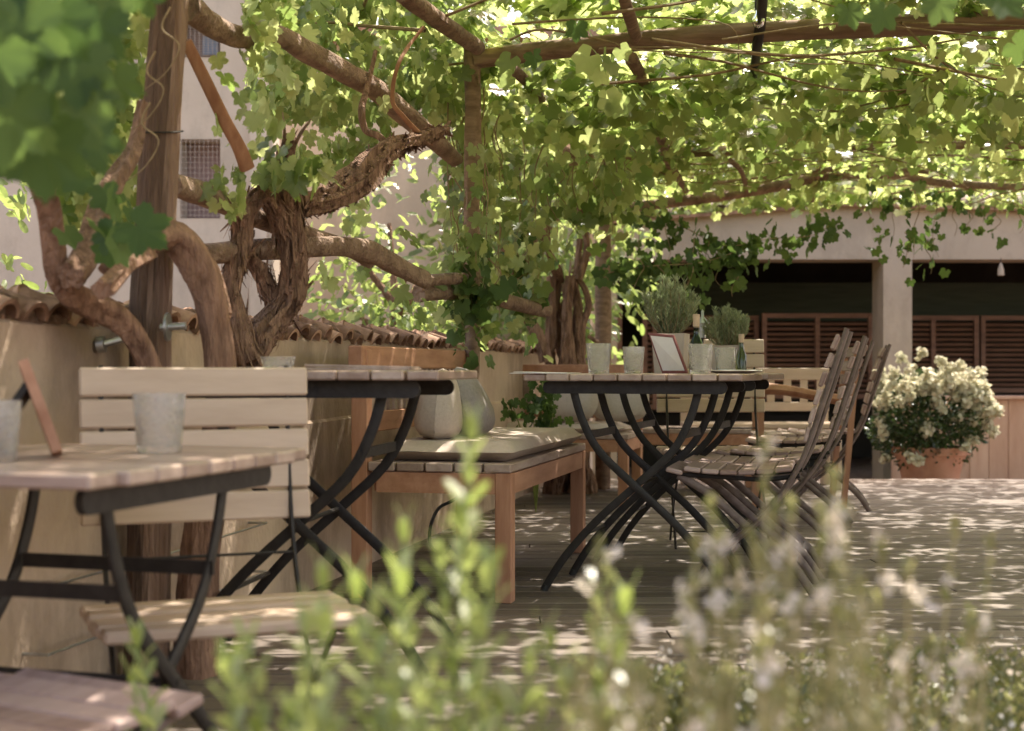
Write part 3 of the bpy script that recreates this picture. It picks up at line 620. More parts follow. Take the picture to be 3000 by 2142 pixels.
# ================================================================== FURNITURE
def make_table():
    t = empty('bistro_table', (0, 0, 0), 0, 'x', 'table', 'folding bistro tables with slatted tops')
    g = MB(); x = -.375; ws = []
    nsl = 9; w = .75 / nsl
    for i in range(nsl):
        hl = .30 if i not in (0, nsl - 1) else .285
        g.box((x + w / 2, 0, .741), (w - .004, hl * 2, .024), None, .004); x += w
    g.build('tabletop', 'tabletop', t)
    for sy in (-1, 1):      # black side rails with rounded ends
        g = MB(); rp = [(sx_ * (.296 + .0205 * math.cos(a)), .7065 + .0215 * math.sin(a)) for sx_, aa in ((1, np.linspace(-1.57, 1.57, 9)), (-1, np.linspace(1.57, -1.57, 9))) for a in aa]; g.prism(rp, sy * .23 - .007, sy * .23 + .007); g.build('apron', 'iron', t)
    for s in (-1, 1):
        for y in (-.2, .2):
            yy = y + s * .011; L = spline([(s * .215, yy, .70), (s * .185, yy, .60), (s * .125, yy, .49), (0, yy, .372), (-s * .14, yy, .245), (-s * .25, yy, .12), (-s * .32, yy, .012)], 5)
            g = MB(); g.tube([Vector(q) for q in L], .0135, 12, sq=True, flaty=.45)
            lg = g.build('leg', 'iron', t, smooth=True)
            g = MB(); g.tube([(-s * .318, yy, .02), (-s * .326, yy, 0)], [.012, .014], 8); g.build('foot', 'rubber', lg)
    for s in (-1, 1):
        g = MB(); g.bar((s * .157, -.2, .545), (s * .157, .2, .545), .008, .026); g.build('stretcher', 'iron', t)
    g = MB(); g.tube([(-.2, -.2, .19), (-.2, .2, .19)], .006, 6); g.tube([(0, -.22, .372), (0, .22, .372)], .006, 6); g.build('cross_rod', 'iron', t)
    return t
T0 = make_table()
TB = put(T0, Vector((.42, 4.88, 0)) + U * .2, R(-16.5), 'slatted bistro table right of the cushioned bench, set with tumblers and a red menu')
def dupT(src, loc, rz, label): c = copy_tree(src); return put(c, loc, rz, label)
TC = dupT(T0, Vector((.42, 4.88, 0)) + U * .98, R(-16.5), 'slatted bistro table directly behind the in-focus table, carrying rosemary planters and a bottle')
TA = dupT(T0, (-.505, 3.76, .012), R(-8), 'slatted bistro table left of the cushioned bench, carrying a flat menu and glass bowl')
TF = dupT(T0, (-.777, 2.505, -.138), R(73.5), 'blurred weathered bistro table nearest the camera at the left edge')

def make_pale():
    c = empty('folding_chair', (0, 0, 0), 0, 'x', 'chair', 'pale folding chairs')
    # faces -Y; back at +Y
    hw = .245
    g = MB()
    for i, z in enumerate((.625, .6925, .76, .8275, .895)):
        g.box((0, .19 + (z - .62) * .10, z), (hw * 2, .016, .0615), Matrix.Rotation(R(-6), 3, 'X'), .004)
    g.build('backrest', 'pale', c)
    g = MB()
    for i, y in enumerate((-.235, -.165, -.098, -.03, .04)):
        g.box((0, y, .437 - (.006 if i == 2 else 0)), (.52 if i else .51, .062, .024), None, .006)
    g.build('seat', 'pale', c)
    for s in (-1, 1):
        x = s * .20
        g = MB(); g.tube([Vector(q) for q in spline([(x, .225, .93), (x, .20, .72), (x, .165, .56), (x, .09, .41), (x, -.06, .2), (x, -.19, 0)], 5)], .009, 6, flat=.6); g.build('leg', 'iron', c, smooth=True)
        g = MB(); g.tube([Vector(q) for q in spline([(x * .93, -.22, .42), (x * .93, -.05, .27), (x * .93, .1, .12), (x * .93, .18, 0)], 5)], .009, 6, flat=.6); g.build('leg', 'iron', c, smooth=True)
    for sx_ in (-.2, .2): g = MB(); g.bar((sx_, -.23, .418), (sx_, .08, .418), .01, .014); g.build('seat_rail', 'iron', c)
    g = MB(); g.tube([(-.2, .15, .525), (.2, .15, .525)], .0035, 6); g.build('cross_rod', 'iron', c)
    g = MB(); g.tube([(-.19, .15, .06), (.19, .15, .06)], .0035, 6); g.build('cross_rod', 'iron', c)
    return c
C0 = make_pale()
put(C0, (-.60, 2.91, -.155), R(23), 'pale slatted folding chair behind the nearest table, facing the camera')
c = copy_tree(C0); put(c, (.90, 6.30, -.02), R(0), 'pale slatted folding chair at the far end of the bistro tables')

def make_chair():
    c = empty('slatted_chair', (0, 0, 0), 0, 'x', 'chair', 'weathered slatted chairs along the right of the tables')
    # faces -X ; seat slats run along Y
    hw = .19
    g = MB(); ns = 7
    for i in range(ns):
        x = -.20 + i * .061; z = .437 - .018 * math.sin(math.pi * (i + .3) / ns) - (.014 if i == 0 else 0)
        an = R((14, 7, 3, 0, -3, -5, -6)[i] * -1)
        g.box((x, 0, z), (.057, hw * 2, .017), Matrix.Rotation(-an, 3, 'Y'), .004)
    g.build('seat', 'chairwood', c)
    g = MB()
    for i in range(6):
        z = .55 + i * .062; x = .245 + (z - .5) * .22 + .03 * ((z - .5) / .4) ** 2; an = R(14 + i * 2)
        g.box((x - .012, 0, z), (.015, hw * 2 - .01, .054), Matrix.Rotation(an, 3, 'Y'), .004)
    g.build('backrest', 'chairwood', c)
    for s in (-1, 1):
        y = s * .175
        g = MB(); g.tube([Vector(q) for q in spline([(.375, y, .905), (.335, y, .78), (.29, y, .64), (.25, y, .52), (.205, y, .42), (.10, y, .27), (-.06, y, .13), (-.17, y, 0)], 5)], .015, 8, flat=.6); g.build('leg', 'rail', c, smooth=True)
        y2 = s * .155
        g = MB(); g.tube([Vector(q) for q in spline([(-.19, y2, .405), (-.08, y2, .34), (.06, y2, .22), (.2, y2, .10), (.27, y2, 0)], 5)], .014, 8, flat=.6); g.build('leg', 'rail', c, smooth=True)
        g = MB(); g.tube([Vector(q) for q in spline([(-.215, y2, .408), (-.05, y2, .402), (.1, y2, .395), (.22, y2, .41)], 4)], .009, 6); g.build('seat_rail', 'iron', c, smooth=True)
    g = MB(); g.tube([(-.11, -.17, .06), (-.11, .17, .06)], .006, 6); g.tube([(.2, -.15, .10), (.2, .15, .10)], .006, 6); g.tube([(.24, -.17, .5), (.24, .17, .5)], .006, 6); g.build('cross_rod', 'iron', c)
    return c
D0 = make_chair()
tb = Vector((.42, 4.88, 0))
put(D0, (.79, 5.03, 0), R(-13), 'grey-brown slatted chair nearest the camera, tucked under the in-focus table')
for loc, rz, lb in (((.90, 5.44, 0), -13, 'grey-brown slatted chair second in the row, right behind the nearest chair'),
                    ((1.12, 6.1, 0), -15, 'grey-brown slatted chair third in the row, beside the planter table'),
                    ((1.40, 7.1, 0), -14, 'grey-brown slatted chair in front of the beige pillar, farther than the third'),
                    ((1.70, 7.95, 0), -12, 'grey-brown slatted chair with a sunlit back, farthest and closest to the beige pillar'),
                    ((-.735, 2.03, -.15), 240, 'blurred grey-brown chair seat cut off by the lower left corner')):
    c = copy_tree(D0); put(c, loc, R(rz), lb)
    if rz == 240: c['group'] = 'weathered slatted chairs'
# armchair behind
ac = empty('armchair', P(2330, 1480, 7.75) * 1, R(-6), 'wooden armchair with curved arm rests behind the slatted chairs', 'armchair'); ac.location.z = 0
g = MB()
for i in range(6): g.box((-.2 + i * .075, 0, .42), (.07, .46, .02), None, .004)
g.build('seat', 'weather', ac)
for s in (-1, 1):
    g = MB(); g.tube([Vector(q) for q in spline([(-.27, s * .26, .65), (-.12, s * .27, .665), (.1, s * .26, .63), (.26, s * .25, .6)], 5)], .028, 8, flat=1.2)
    a = g.build('arm', 'teak', ac, smooth=True); a.scale = (1, 1, 1)
    g = MB(); g.bar((-.2, s * .25, 0), (-.2, s * .25, .63), .03, .03); g.build('leg', 'teak_v', ac)
    g = MB(); g.bar((.22, s * .25, 0), (.30, s * .25, .9), .03, .03, (1, 0, 0)); g.build('leg', 'teak_v', ac)
g = MB()
for i in range(6): g.box((.235 + i * .012, 0, .5 + i * .072), (.016, .46, .055), Matrix.Rotation(R(10), 3, 'Y'), .003)
g.build('backrest', 'weather', ac)

# benches ---------------------------------------------------------------
def bench(loc, rz, Wd, L, label, zs=.458, back='left', wood='teak', top='weather', legs=None, hb=.845, slat_dir='y', group='wooden benches along the wall'):
    """origin = front right corner; local -x = width, +y = length"""
    b = empty('bench', loc, rz, label, 'bench', group); wv = wood + '_v' if wood + '_v' in M else wood
    n = max(3, round(Wd / .105)) if slat_dir == 'y' else max(3, round(L / .105)); g = MB()
    for i in range(n):
        if slat_dir == 'y': w = Wd / n; g.box((-w * (i + .5), L / 2, zs - .015), (w - .008, L, .03), None, .004)
        else: w = L / n; g.box((-Wd / 2, w * (i + .5), zs - .015), (Wd, w - .008, .03), None, .004)
    g.build('seat', top, b)
    ls = .056; z1 = zs - .031
    for x, y in ((-ls / 2 - .003, ls / 2 + .004), (-ls / 2 - .003, L - ls / 2 - .004)):
        g = MB(); g.box((x, y, z1 / 2), (ls, ls, z1), None, .003); g.build('leg', wv, b)
    hp = hb - .01 if back == 'left' else z1
    for y in (ls / 2 + .004, L - ls / 2 - .004):
        xx = -Wd - ls / 2 + (0 if back == 'left' else ls)
        g = MB(); g.box((xx, y, hp / 2), (ls, ls, hp), None, .003); g.build('leg', wv, b)
    g = MB(); g.box((-Wd / 2, .018, z1 - .036), (Wd - ls * 2 - .008 if back != 'left' else Wd - ls - .008, .022, .068)); g.box((-Wd / 2, L - .018, z1 - .036), (Wd - ls * 2 - .008, .022, .068))
    g.box((-.018, L / 2, z1 - .036), (.022, L - ls * 2 - .012, .068)); g.box((-Wd + .018, L / 2, z1 - .036), (.022, L - ls * 2 - .012, .068)); g.build('apron', wood, b)
    if back == 'left':
        x = -Wd - .03
        g = MB(); g.box((x, L / 2, hb - .035), (.05, L + .06, .075), None, .004); g.build('top_rail', wood, b)
        g = MB(); g.box((x, L / 2, zs + .13), (.026, L - ls * 2 - .01, .07), None, .003); g.build('lower_rail', wood, b)
        g = MB(); k = int(L / .075)
        for i in range(k): g.box((x, ls + .05 + (L - 2 * ls - .1) * (i + .5) / k, (zs + .165 + hb - .073) / 2), (.014, .034, hb - .073 - zs - .165 - .001), None, .002)
        g.build('back_slats', 'weather', b)
    if back == 'far':
        g = MB(); g.box((-Wd / 2, L + .02, hb - .04), (Wd, .03, .08), None, .004); g.build('top_rail', wood, b)
        g = MB(); g.box((-Wd / 2, L + .02, zs + .10), (Wd, .026, .06), None, .003); g.build('lower_rail', wood, b)
        g = MB(); k = int(Wd / .11)
        for i in range(k): g.box((-Wd * (i + .5) / k, L + .02, (zs + .13 + hb - .08) / 2), (.05, .016, hb - .08 - zs - .13 - .001), None, .002)
        g.build('back_slats', top, b)
        for x in (-.03, -Wd + .03):
            g = MB(); g.box((x, L + .028, hb / 2 - .005), (.05, .03, hb - .012)); g.build('leg', wv, b)
    return b
BR = R(-13)
bench((0.0, 4.69, 0), BR, .50, 1.4, 'orange-brown slatted bench with square front leg under the long sun-flecked cushion', group='wooden benches along the wall')
def cushion(loc, rz, Wd, L, th, mat, label, name='seat_cushion', cat='cushion', group=None):
    g = MB(); nx, ny = 14, 22; r = th / 2; top = []; bot = []
    for j in range(ny + 1):
        for i in range(nx + 1):
            u = i / nx * 2 - 1; v = j / ny * 2 - 1
            ed = min(1, (1 - abs(u)) * Wd / 2 / r, (1 - abs(v)) * L / 2 / r); h = r * math.sqrt(max(0, 1 - (1 - ed) ** 2))
            puff = .008 * (1 - u * u) * (1 - v * v) + .004 * noise.noise(Vector((u * 3, v * 6, 2)))
            top.append((u * Wd / 2, v * L / 2, r + h + puff)); bot.append((u * Wd / 2, v * L / 2, r - h * .95))
    m = nx + 1
    g.add(top, [(j * m + i, j * m + i + 1, (j + 1) * m + i + 1, (j + 1) * m + i) for j in range(ny) for i in range(nx)])
    g.add(bot, [(j * m + i, (j + 1) * m + i, (j + 1) * m + i + 1, j * m + i + 1) for j in range(ny) for i in range(nx)])
    o = g.build(name, mat, smooth=True); o.location = loc; o.rotation_euler = (0, 0, rz); return tag(o, label, cat, group)
def loc_in(base, rz, x, y, z): return Vector(base) + Matrix.Rotation(rz, 3, 'Z') @ Vector((x, y, z))
cushion(loc_in((0, 4.69, 0), BR, -.24, .70, .460), BR, .455, 1.33, .064, 'cushion', 'long taupe seat cushion with sun flecks on the in-focus bench')
def pillow(px, py_bot, d, w, h, th, rz, lean, mat, label, zb):
    g = MB(); n = 16; vs = []
    for side in (1, -1):
        for j in range(n + 1):
            for i in range(n + 1):
                u = i / n * 2 - 1; v = j / n * 2 - 1
                prof = (max(0, 1 - abs(u) ** 3.0) * max(0, 1 - abs(v) ** 3.0)) ** .5
                pin = 1 - .06 * (1 - abs(u)) * abs(v) ** 2 - .06 * (1 - abs(v)) * abs(u) ** 2
                ru = math.sqrt(1 - .42 * v * v); rv = math.sqrt(1 - .42 * u * u)
                vs.append(Vector((u * ru * w / 2 * pin, side * th / 2 * prof * (1 - .35 * v) + .003 * noise.noise(Vector((u * 4, v * 4, side))), v * rv * h / 2 * pin + h / 2)))
    m = n + 1; q = m * m
    g.add(vs, [(j * m + i, j * m + i + 1, (j + 1) * m + i + 1, (j + 1) * m + i) for j in range(n) for i in range(n)] + [(q + j * m + i, q + (j + 1) * m + i, q + (j + 1) * m + i + 1, q + j * m + i + 1) for j in range(n) for i in range(n)])
    o = g.build('pillow', mat, smooth=True); p = P(px, 0, d); o.location = (p.x, d, zb)
    o.rotation_euler = (R(lean), 0, rz); return tag(o, label, 'pillow', 'scatter pillows on the benches')
pillow(1280, 0, 5.02, .36, .268, .15, R(88), 5, 'grey', 'pale grey pillow, left of the pair on the in-focus bench', .512)
pillow(1405, 0, 5.2, .38, .285, .14, R(86), -17, 'greydk', 'darker grey pillow leaning, right of the pair on the in-focus bench', .512)
B2 = P(1840, 1478, 8.05); B2.z = 0
bench(B2, R(-13), 1.10, .6, 'second wooden bench with cushion beyond the first, by the vine trunk', zs=.405, slat_dir='x', back='far', hb=.80)
cushion(loc_in(B2, R(-13), -.56, .29, .407), R(-13), 1.0, .50, .05, 'cushion', 'flat taupe cushion on the second bench')
pillow(1665, 0, 8.25, .36, .30, .12, R(-20), -12, 'grey', 'grey pillow beside the climbing leaves on the second bench', .458)
pillow(1815, 0, 8.35, .36, .27, .10, R(-10), -12, 'grey', 'grey pillow seen between the black table legs on the second bench', .458)
B3 = P(2100, 1440, 9.0); B3.z = 0
bench((.95 + .6, 8.9, 0), R(-4), 1.25, .5, 'low brown slatted bench behind the table legs, in front of the shutters', zs=.40, slat_dir='x', back=None, wood='teak', top='weather')
b4 = bench((2.12, 9.2, 0), R(-2), 1.0, .45, 'pale bench with an openwork back, left of the beige pillar', zs=.42, slat_dir='x', back='far', wood='pale', top='pale', hb=.78)

# things on the tables -------------------------------------------------------
def tumbler(loc, h=.102, r=.042, label='', sc=1):
    t = empty('tumbler', loc, random.random(), label, 'glass', 'crackled glass tumblers on the tables')
    g = MB(); n = 20; prof = [(.001, 0), (r * .80, 0), (r * .83, .004), (r, h), (r - .0028, h), (r * .83 - .003, .012), (.001, .012)]
    g.lathe(prof, n=n); g.build('cup', 'glass', t, smooth=True); return t
ZT = .7535
def on(px, d, z=ZT): p = P(px, 0, d); return (p.x, d, z)
tumbler(on(1754, 4.93), .104, .043, 'large crackled tumbler, leftmost on the in-focus table')
tumbler(on(1856, 5.02), .094, .039, 'smaller crackled tumbler left of the red menu')
tumbler(on(2052, 4.93), .102, .043, 'crackled tumbler right of the red menu')
tumbler(on(2126, 5.30), .096, .042, 'dimmer crackled tumbler behind the right one')
tumbler(on(467, 2.62, ZT - .138), .108, .048, 'blurred tumbler on the nearest table')
tumbler(on(-20, 2.35, ZT - .138), .10, .045, 'blurred tumbler cut by the left picture edge')
tumbler(on(815, 3.62, ZT + .012), .034, .045, 'low glass bowl on the table behind the pale chair')
def plate(px, d, r, label, z=ZT):
    g = MB(); g.lathe([(.001, 0), (r * .6, 0), (r, .010), (r - .002, .013), (r * .6, .004), (.001, .004)], n=32)
    o = g.build('plate', 'white', smooth=True); o.location = on(px, d, z); tag(o, label, 'plate', 'plates on the tables')
plate(2150, 5.1, .10, 'shallow pale plate on the right of the in-focus table')
def menu(corners, label, face='paper', edge='leather'):
    c = [Vector(q) for q in corners]; o0 = (c[2] + c[3]) / 2; m = empty('menu_board', o0, 0, label, 'menu')
    nrm = (c[1] - c[0]).cross(c[3] - c[0]).normalized(); 
    g = MB(); cc = sum(c, Vector()) / 4
    def slab(g, k, o1, o2):
        vs = [cc + (q - cc) * k + nrm * o - o0 for o in (o1, o2) for q in c]
        g.add(vs, [(0, 1, 2, 3), (7, 6, 5, 4), (0, 4, 5, 1), (1, 5, 6, 2), (2, 6, 7, 3), (3, 7, 4, 0)])
    slab(g, 1.0, -.003, .003); g.build('cover', edge, m)
    g = MB(); slab(g, .86, .0032, .0042); slab(g, .86, -.0042, -.0032); g.build('sheet', face, m); return m
m = menu([P(1900, 975, 5.16), P(1974, 982, 5.06), P(2016, 1094, 5.0), P(1942, 1094, 5.12)], 'dark red menu holder with a blank cream sheet leaning on the in-focus table')
# orange menu board on nearest table
m = empty('table_easel', P(160, 1330, 2.5), 0, 'small orange wooden easel frame on the nearest table, seen edge-on', 'easel')
m.location.z = ZT - .137
g = MB(); a0 = P(70, 1068, 2.5) - m.location; a1 = P(168, 1328, 2.5) - m.location; a1.z = .004
vd_ = Vector((-.34, .94, 0)).normalized(); g.bar(a0, a1, .14, .017, vd_.cross((a1 - a0).normalized())); g.build('frame', 'teak', m)
g = MB(); g.bar(a0 * .78 + a1 * .22, Vector((a0.x - .07, 0, .003)), .05, .012, (.9, 0, -.4)); g.build('prop', 'iron', m)
def sheetobj(name, px, d, w, l, rz, label, z, mat='paper', cat='menu', t=.004):
    g = MB(); g.box((0, 0, t / 2), (w, l, t)); g.box((.004, .004, t * 1.5 + .0002), (w * .97, l * .97, t), Matrix.Rotation(R(1.2), 3, 'Y') @ Matrix.Rotation(R(3), 3, 'Z'))
    o = g.build(name, mat); o.location = on(px, d, z); o.rotation_euler = (0, 0, rz); tag(o, label, cat); return o
sheetobj('closed_menu', 1060, 3.72, .28, .2, R(-6), 'closed flat menu lying on the table behind the pale chair', ZT + .0125, 'weather', 'menu', .006)
sheetobj('placemat', 1600, 4.98, .2, .22, R(-16), 'thin paper placemat at the left end of the in-focus table', ZT + .0005, 'paper', 'placemat', .002)
# bottle
bt = empty('bottle', on(2040, 5.47), 0, 'dark green bottle with a tall cork stopper between the rosemary plants', 'bottle')
g = MB(); g.lathe([(.001, 0), (.026, 0), (.028, .006), (.028, .095), (.024, .118), (.012, .142), (.0105, .175), (.012, .178), (.009, .178), (.009, .145), (.02, .118), (.025, .095), (.025, .01), (.001, .008)], n=20); g.build('body', 'bottle', bt, smooth=True)
g = MB(); g.lathe([(.001, .17), (.009, .17), (.0125, .18), (.0135, .225), (.001, .226)], n=14); g.build('stopper', 'cork', bt, smooth=True)
bt2 = empty('bottle', on(2172, 5.9), 0, 'small bottle with a short cork beside the right rosemary planter', 'bottle')
g = MB(); g.lathe([(.001, 0), (.022, 0), (.022, .07), (.01, .10), (.01, .125), (.001, .125)], n=16); g.build('body', 'bottle', bt2, smooth=True)
g = MB(); g.lathe([(.001, .1255), (.011, .1255), (.0125, .16), (.001, .161)], n=12); g.build('stopper', 'cork', bt2, smooth=True)
# lantern post far behind
lm = empty('table_lantern', on(2058, 6.1), 0, 'small grey metal lantern with a conical cap behind the bottle', 'lantern')
g = MB(); g.lathe([(.001, .27), (.006, .262), (.007, .24), (.03, .215), (.03, .210), (.001, .212)], n=16); g.build('cap', 'steel', lm, smooth=True)
g = MB(); g.lathe([(.001, .209), (.014, .209), (.014, .15), (.012, .149), (.001, .149)], n=14); g.build('chamber', 'steel', lm, smooth=True)
g = MB(); g.lathe([(.001, .148), (.005, .148), (.005, .012), (.03, .008), (.03, 0), (.001, 0)], n=14); g.build('stand', 'iron', lm, smooth=True)
# rosemary planters
def rosemary(loc, w, hp, hr, spread, nst, label):
    r = empty('rosemary_planter', loc, R(-16), label, 'potted plant', 'rosemary plants in wooden planters')
    g = MB(); t = .008; a, b = w * .42, w * .5
    for k in range(4):
        q = Matrix.Rotation(k * math.pi / 2, 3, 'Z')
        ring_ = [q @ Vector((-a, -a, 0)), q @ Vector((a, -a, 0)), q @ Vector((b, -b, hp)), q @ Vector((-b, -b, hp))]
        inn = [q @ Vector((-a + t, -a + t, 0)), q @ Vector((a - t, -a + t, 0)), q @ Vector((b - t, -b + t, hp)), q @ Vector((-b + t, -b + t, hp))]
        g.add(ring_ + inn, [(0, 1, 2, 3), (7, 6, 5, 4), (3, 2, 6, 7), (0, 4, 5, 1)])
    g.build('planter', 'planter', r)
    g = MB(); g.box((0, 0, hp * .85), (b * 1.7, b * 1.7, .01)); g.build('soil', 'earth', r)
    st = MB(); c = Cloud()
    for i in range(nst):
        a_ = random.uniform(0, 6.28); f = random.random() ** .6; e = Vector((math.cos(a_) * spread * f, math.sin(a_) * spread * f, hp + hr * (1 - .45 * f * f) * random.uniform(.75, 1.05)))
        s0 = Vector((math.cos(a_) * w * .2 * random.random(), math.sin(a_) * w * .2 * random.random(), hp * .85)); mid = s0.lerp(e, .5) + Vector((e.x * .25, e.y * .25, 0))
        sp = spline([s0, mid, e], 9); st.tube([Vector(q) for q in sp], [.0022 - .0014 * j / len(sp) for j in range(len(sp))], 4, cap=False)
        pts = np.array(sp[3:]); pts = np.repeat(pts, 6, 0) + rng.normal(0, .0015, (len(pts) * 6, 3)); k = len(pts)
        ang = rng.uniform(0, 6.28, k); ax = np.array(e - s0) / (e - s0).length
        tp = np.stack([np.cos(ang), np.sin(ang), rng.uniform(.5, 1.3, k)], 1) + ax * .6
        c.add(pts, tp, rng.normal(0, 1, (k, 3)), rng.uniform(.009, .015, k))
    st.build('stems', 'cane', r); c.build('needles', 'rose', r, NEED, offset=.9, fold=0, curl=0)
    return r
rosemary(on(1965, 5.62), .13, .155, .215, .115, 60, 'taller bushy rosemary in a wooden planter behind the red menu')
rosemary(on(2130, 6.0), .13, .115, .17, .095, 42, 'smaller rosemary in a pale planter, right of the bottle')
# string light bulb
lb = empty('light_bulb', P(2222, 30, 5.75), 0, 'clear glass bulb hanging on a black cord from the nearest beam', 'light bulb')
g = MB(); g.lathe([(.001, .055), (.014, .055), (.016, .02), (.014, 0), (.001, 0)], n=14); g.build('socket', 'rubber', lb, smooth=True)
g = MB(); g.lathe([(.012, -.001), (.015, -.015), (.024, -.035), (.026, -.048), (.020, -.064), (.001, -.072)], n=18); g.build('bulb', 'clear', lb, smooth=True)
g = MB(); g.tube([(0, 0, .05), (0, 0, .12), (.03, .1, .16)], .004, 6); g.build('cord', 'rubber', lb)
# garden hose
g = MB(); p, _ = PP([(1318, 1600, 5.75, .1), (1300, 1620, 5.7, .1), (1262, 1600, 5.65, .1), (1262, 1540, 5.7, .1), (1285, 1490, 5.8, .1), (1320, 1470, 5.85, .1), (1345, 1455, 5.9, .1)], 6); g.tube(p, .007, 8)
tag(g.build('hose', 'rubber', smooth=True), 'thin black hose looping down the wall under the in-focus bench', 'hose')
# wire strands along the wall
g = MB()
for z in (.29, .14): g.tube([wpt(2.0, -.06, z), wpt(2.6, -.055, z - .005), wpt(3.3, -.06, z + .004)], .003, 5)
g.tube([wpt(2.0, .03, .29), wpt(2.0, -.062, .29)], .004, 5); g.tube([wpt(3.3, .03, .294), wpt(3.3, -.062, .294)], .004, 5); g.tube([wpt(2.0, .03, .14), wpt(2.0, -.062, .14)], .004, 5); g.tube([wpt(3.3, .03, .144), wpt(3.3, -.062, .144)], .004, 5)
tag(g.build('training_wire', 'steel'), 'two thin wires strung low along the wall behind the vine trunk', 'wire')

# ================================================================== BUILDING BEYOND THE TERRACE
YB = 13.0; kb = YB / F; ZG = -.24
def bx(px): return (px - HX) * kb
def bz(py): return HC + (HY - py) * kb
bd = empty('restaurant_building', (2.5, YB, ZG), 0, 'low beige rendered open-fronted building with a square pillar and dark wood shutters', 'building')
g = MB(); g.prism([(bx(1735), bz(760)), (bx(4300), bz(760)), (bx(4300), bz(660)), (bx(3000), bz(622)), (bx(2660), bz(607)), (bx(2460), bz(600)), (bx(2200), bz(613)), (bx(1735), bz(670))], YB, YB + .4); rel(g, bd).build('lintel', 'beige', bd)
g = MB(); g.box((bx(2630), YB + .2, (ZG + bz(760)) / 2), (bx(2672) - bx(2588), .4, bz(760) - ZG - .001)); rel(g, bd).build('pillar', 'beige', bd)
g = MB(); g.box((bx(1772), YB + .2, (ZG + bz(760)) / 2), (bx(1808) - bx(1736), .4, bz(760) - ZG - .001)); rel(g, bd).build('side_wall', 'beige', bd)
g = MB(); g.box((bx(4200), YB + .2, (ZG + bz(760)) / 2), (.4, .4, bz(760) - ZG - .001)); rel(g, bd).build('side_wall', 'beige', bd)
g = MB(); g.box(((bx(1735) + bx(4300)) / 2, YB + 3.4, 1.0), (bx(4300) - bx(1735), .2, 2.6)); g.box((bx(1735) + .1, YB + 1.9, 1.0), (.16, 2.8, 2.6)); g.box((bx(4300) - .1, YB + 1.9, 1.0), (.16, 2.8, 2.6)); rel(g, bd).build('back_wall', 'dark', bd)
g = MB(); g.add([(bx(1700), YB - .12, bz(655)), (bx(2460), YB - .12, bz(597)), (bx(4320), YB - .12, bz(650)), (bx(4320), YB + 3.7, bz(560)), (bx(2460), YB + 3.7, bz(500)), (bx(1700), YB + 3.7, bz(570)),
                  (bx(1700), YB - .12, bz(665)), (bx(2460), YB - .12, bz(607)), (bx(4320), YB - .12, bz(660)), (bx(4320), YB + 3.7, bz(590)), (bx(2460), YB + 3.7, bz(530)), (bx(1700), YB + 3.7, bz(590))],
                 [(0, 1, 4, 5), (1, 2, 3, 4), (6, 11, 10, 7), (7, 10, 9, 8), (0, 6, 7, 1), (1, 7, 8, 2), (2, 8, 9, 3), (3, 9, 10, 4), (4, 10, 11, 5), (5, 11, 6, 0)]); rf = rel(g, bd).build('roof', 'tile', bd)
g = MB(); x = bx(1700)
while x < bx(4300):
    t_ = (x - bx(2460)); z0 = bz(597) - abs(t_) * (.205 if t_ < 0 else .09) * .42 + .02
    z0 = bz(597) - ((bx(2460) - x) / (bx(2460) - bx(1700)) * (bz(597) - bz(655)) if t_ < 0 else t_ / (bx(4320) - bx(2460)) * (bz(597) - bz(650))) + .012
    halftile(g, Vector((x, YB - .2, z0)), Vector((0, 1, .16)), Vector((0, 0, 1)), .075, .085, 1.2, n=6)
    x += .175
rel(g, bd).build('roof_tiles', 'roof', bd, smooth=True)
def louver(px0, px1, py0, py1, y, mat='louver', divs=1):
    x0, x1 = (px0 - HX) / F * y, (px1 - HX) / F * y; z0, z1 = HC + (HY - py1) / F * y, HC + (HY - py0) / F * y
    g = MB(); fw = .045
    for xx in [x0 + fw / 2, x1 - fw / 2] + [x0 + (x1 - x0) * k / divs for k in range(1, divs)]: g.box((xx, y, (z0 + z1) / 2), (fw, .05, z1 - z0))
    for zz in (z0 + fw / 2, z1 - fw / 2): g.box(((x0 + x1) / 2, y + .002, zz), (x1 - x0 - fw * 2, .046, fw))
    f = rel(g, bd).build('shutter', mat, bd)
    g = MB(); z = z0 + fw + .03
    while z < z1 - fw - .02: g.box(((x0 + x1) / 2, y + .004, z), (x1 - x0 - fw * 1.9, .034, .012), Matrix.Rotation(R(35), 3, 'X')); z += .05
    rel(g, bd).build('louvres', mat, f)
    f_ = [o for o in COL.objects if o.name.startswith('louvres') and o.parent == f][0]
    return f
for a in ((1778, 1822, 880, 1200, 13.25, 'louver', 1), (1882, 1925, 920, 1200, 13.6, 'louver', 1), (1940, 2222, 925, 1165, 14.0, 'louver', 2), (2232, 2556, 918, 1168, 13.9, 'louver', 2), (2600, 2866, 925, 1150, 14.2, 'louver', 2), (2872, 3300, 925, 1150, 14.3, 'louver', 3)): louver(*a)
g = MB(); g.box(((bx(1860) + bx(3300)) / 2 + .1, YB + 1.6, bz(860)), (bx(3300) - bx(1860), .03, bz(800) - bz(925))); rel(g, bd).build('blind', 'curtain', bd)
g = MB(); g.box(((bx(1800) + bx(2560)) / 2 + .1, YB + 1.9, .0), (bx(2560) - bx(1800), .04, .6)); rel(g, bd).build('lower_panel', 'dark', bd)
# counter
ct = empty('bar_counter', (4.4, 12.55, ZG), 0, 'pale orange boarded counter right of the flower pot', 'counter')
g = MB(); x = 3.32
while x < 6.6: g.box((x + .085 - 4.4, 0, .375), (.167, .03, .75), None, .004); x += .17
g.build('front_boards', 'counter', ct)
g = MB(); g.box((.55, .16, .765), (3.35, .42, .028), None, .004); g.build('worktop', 'counter', ct)
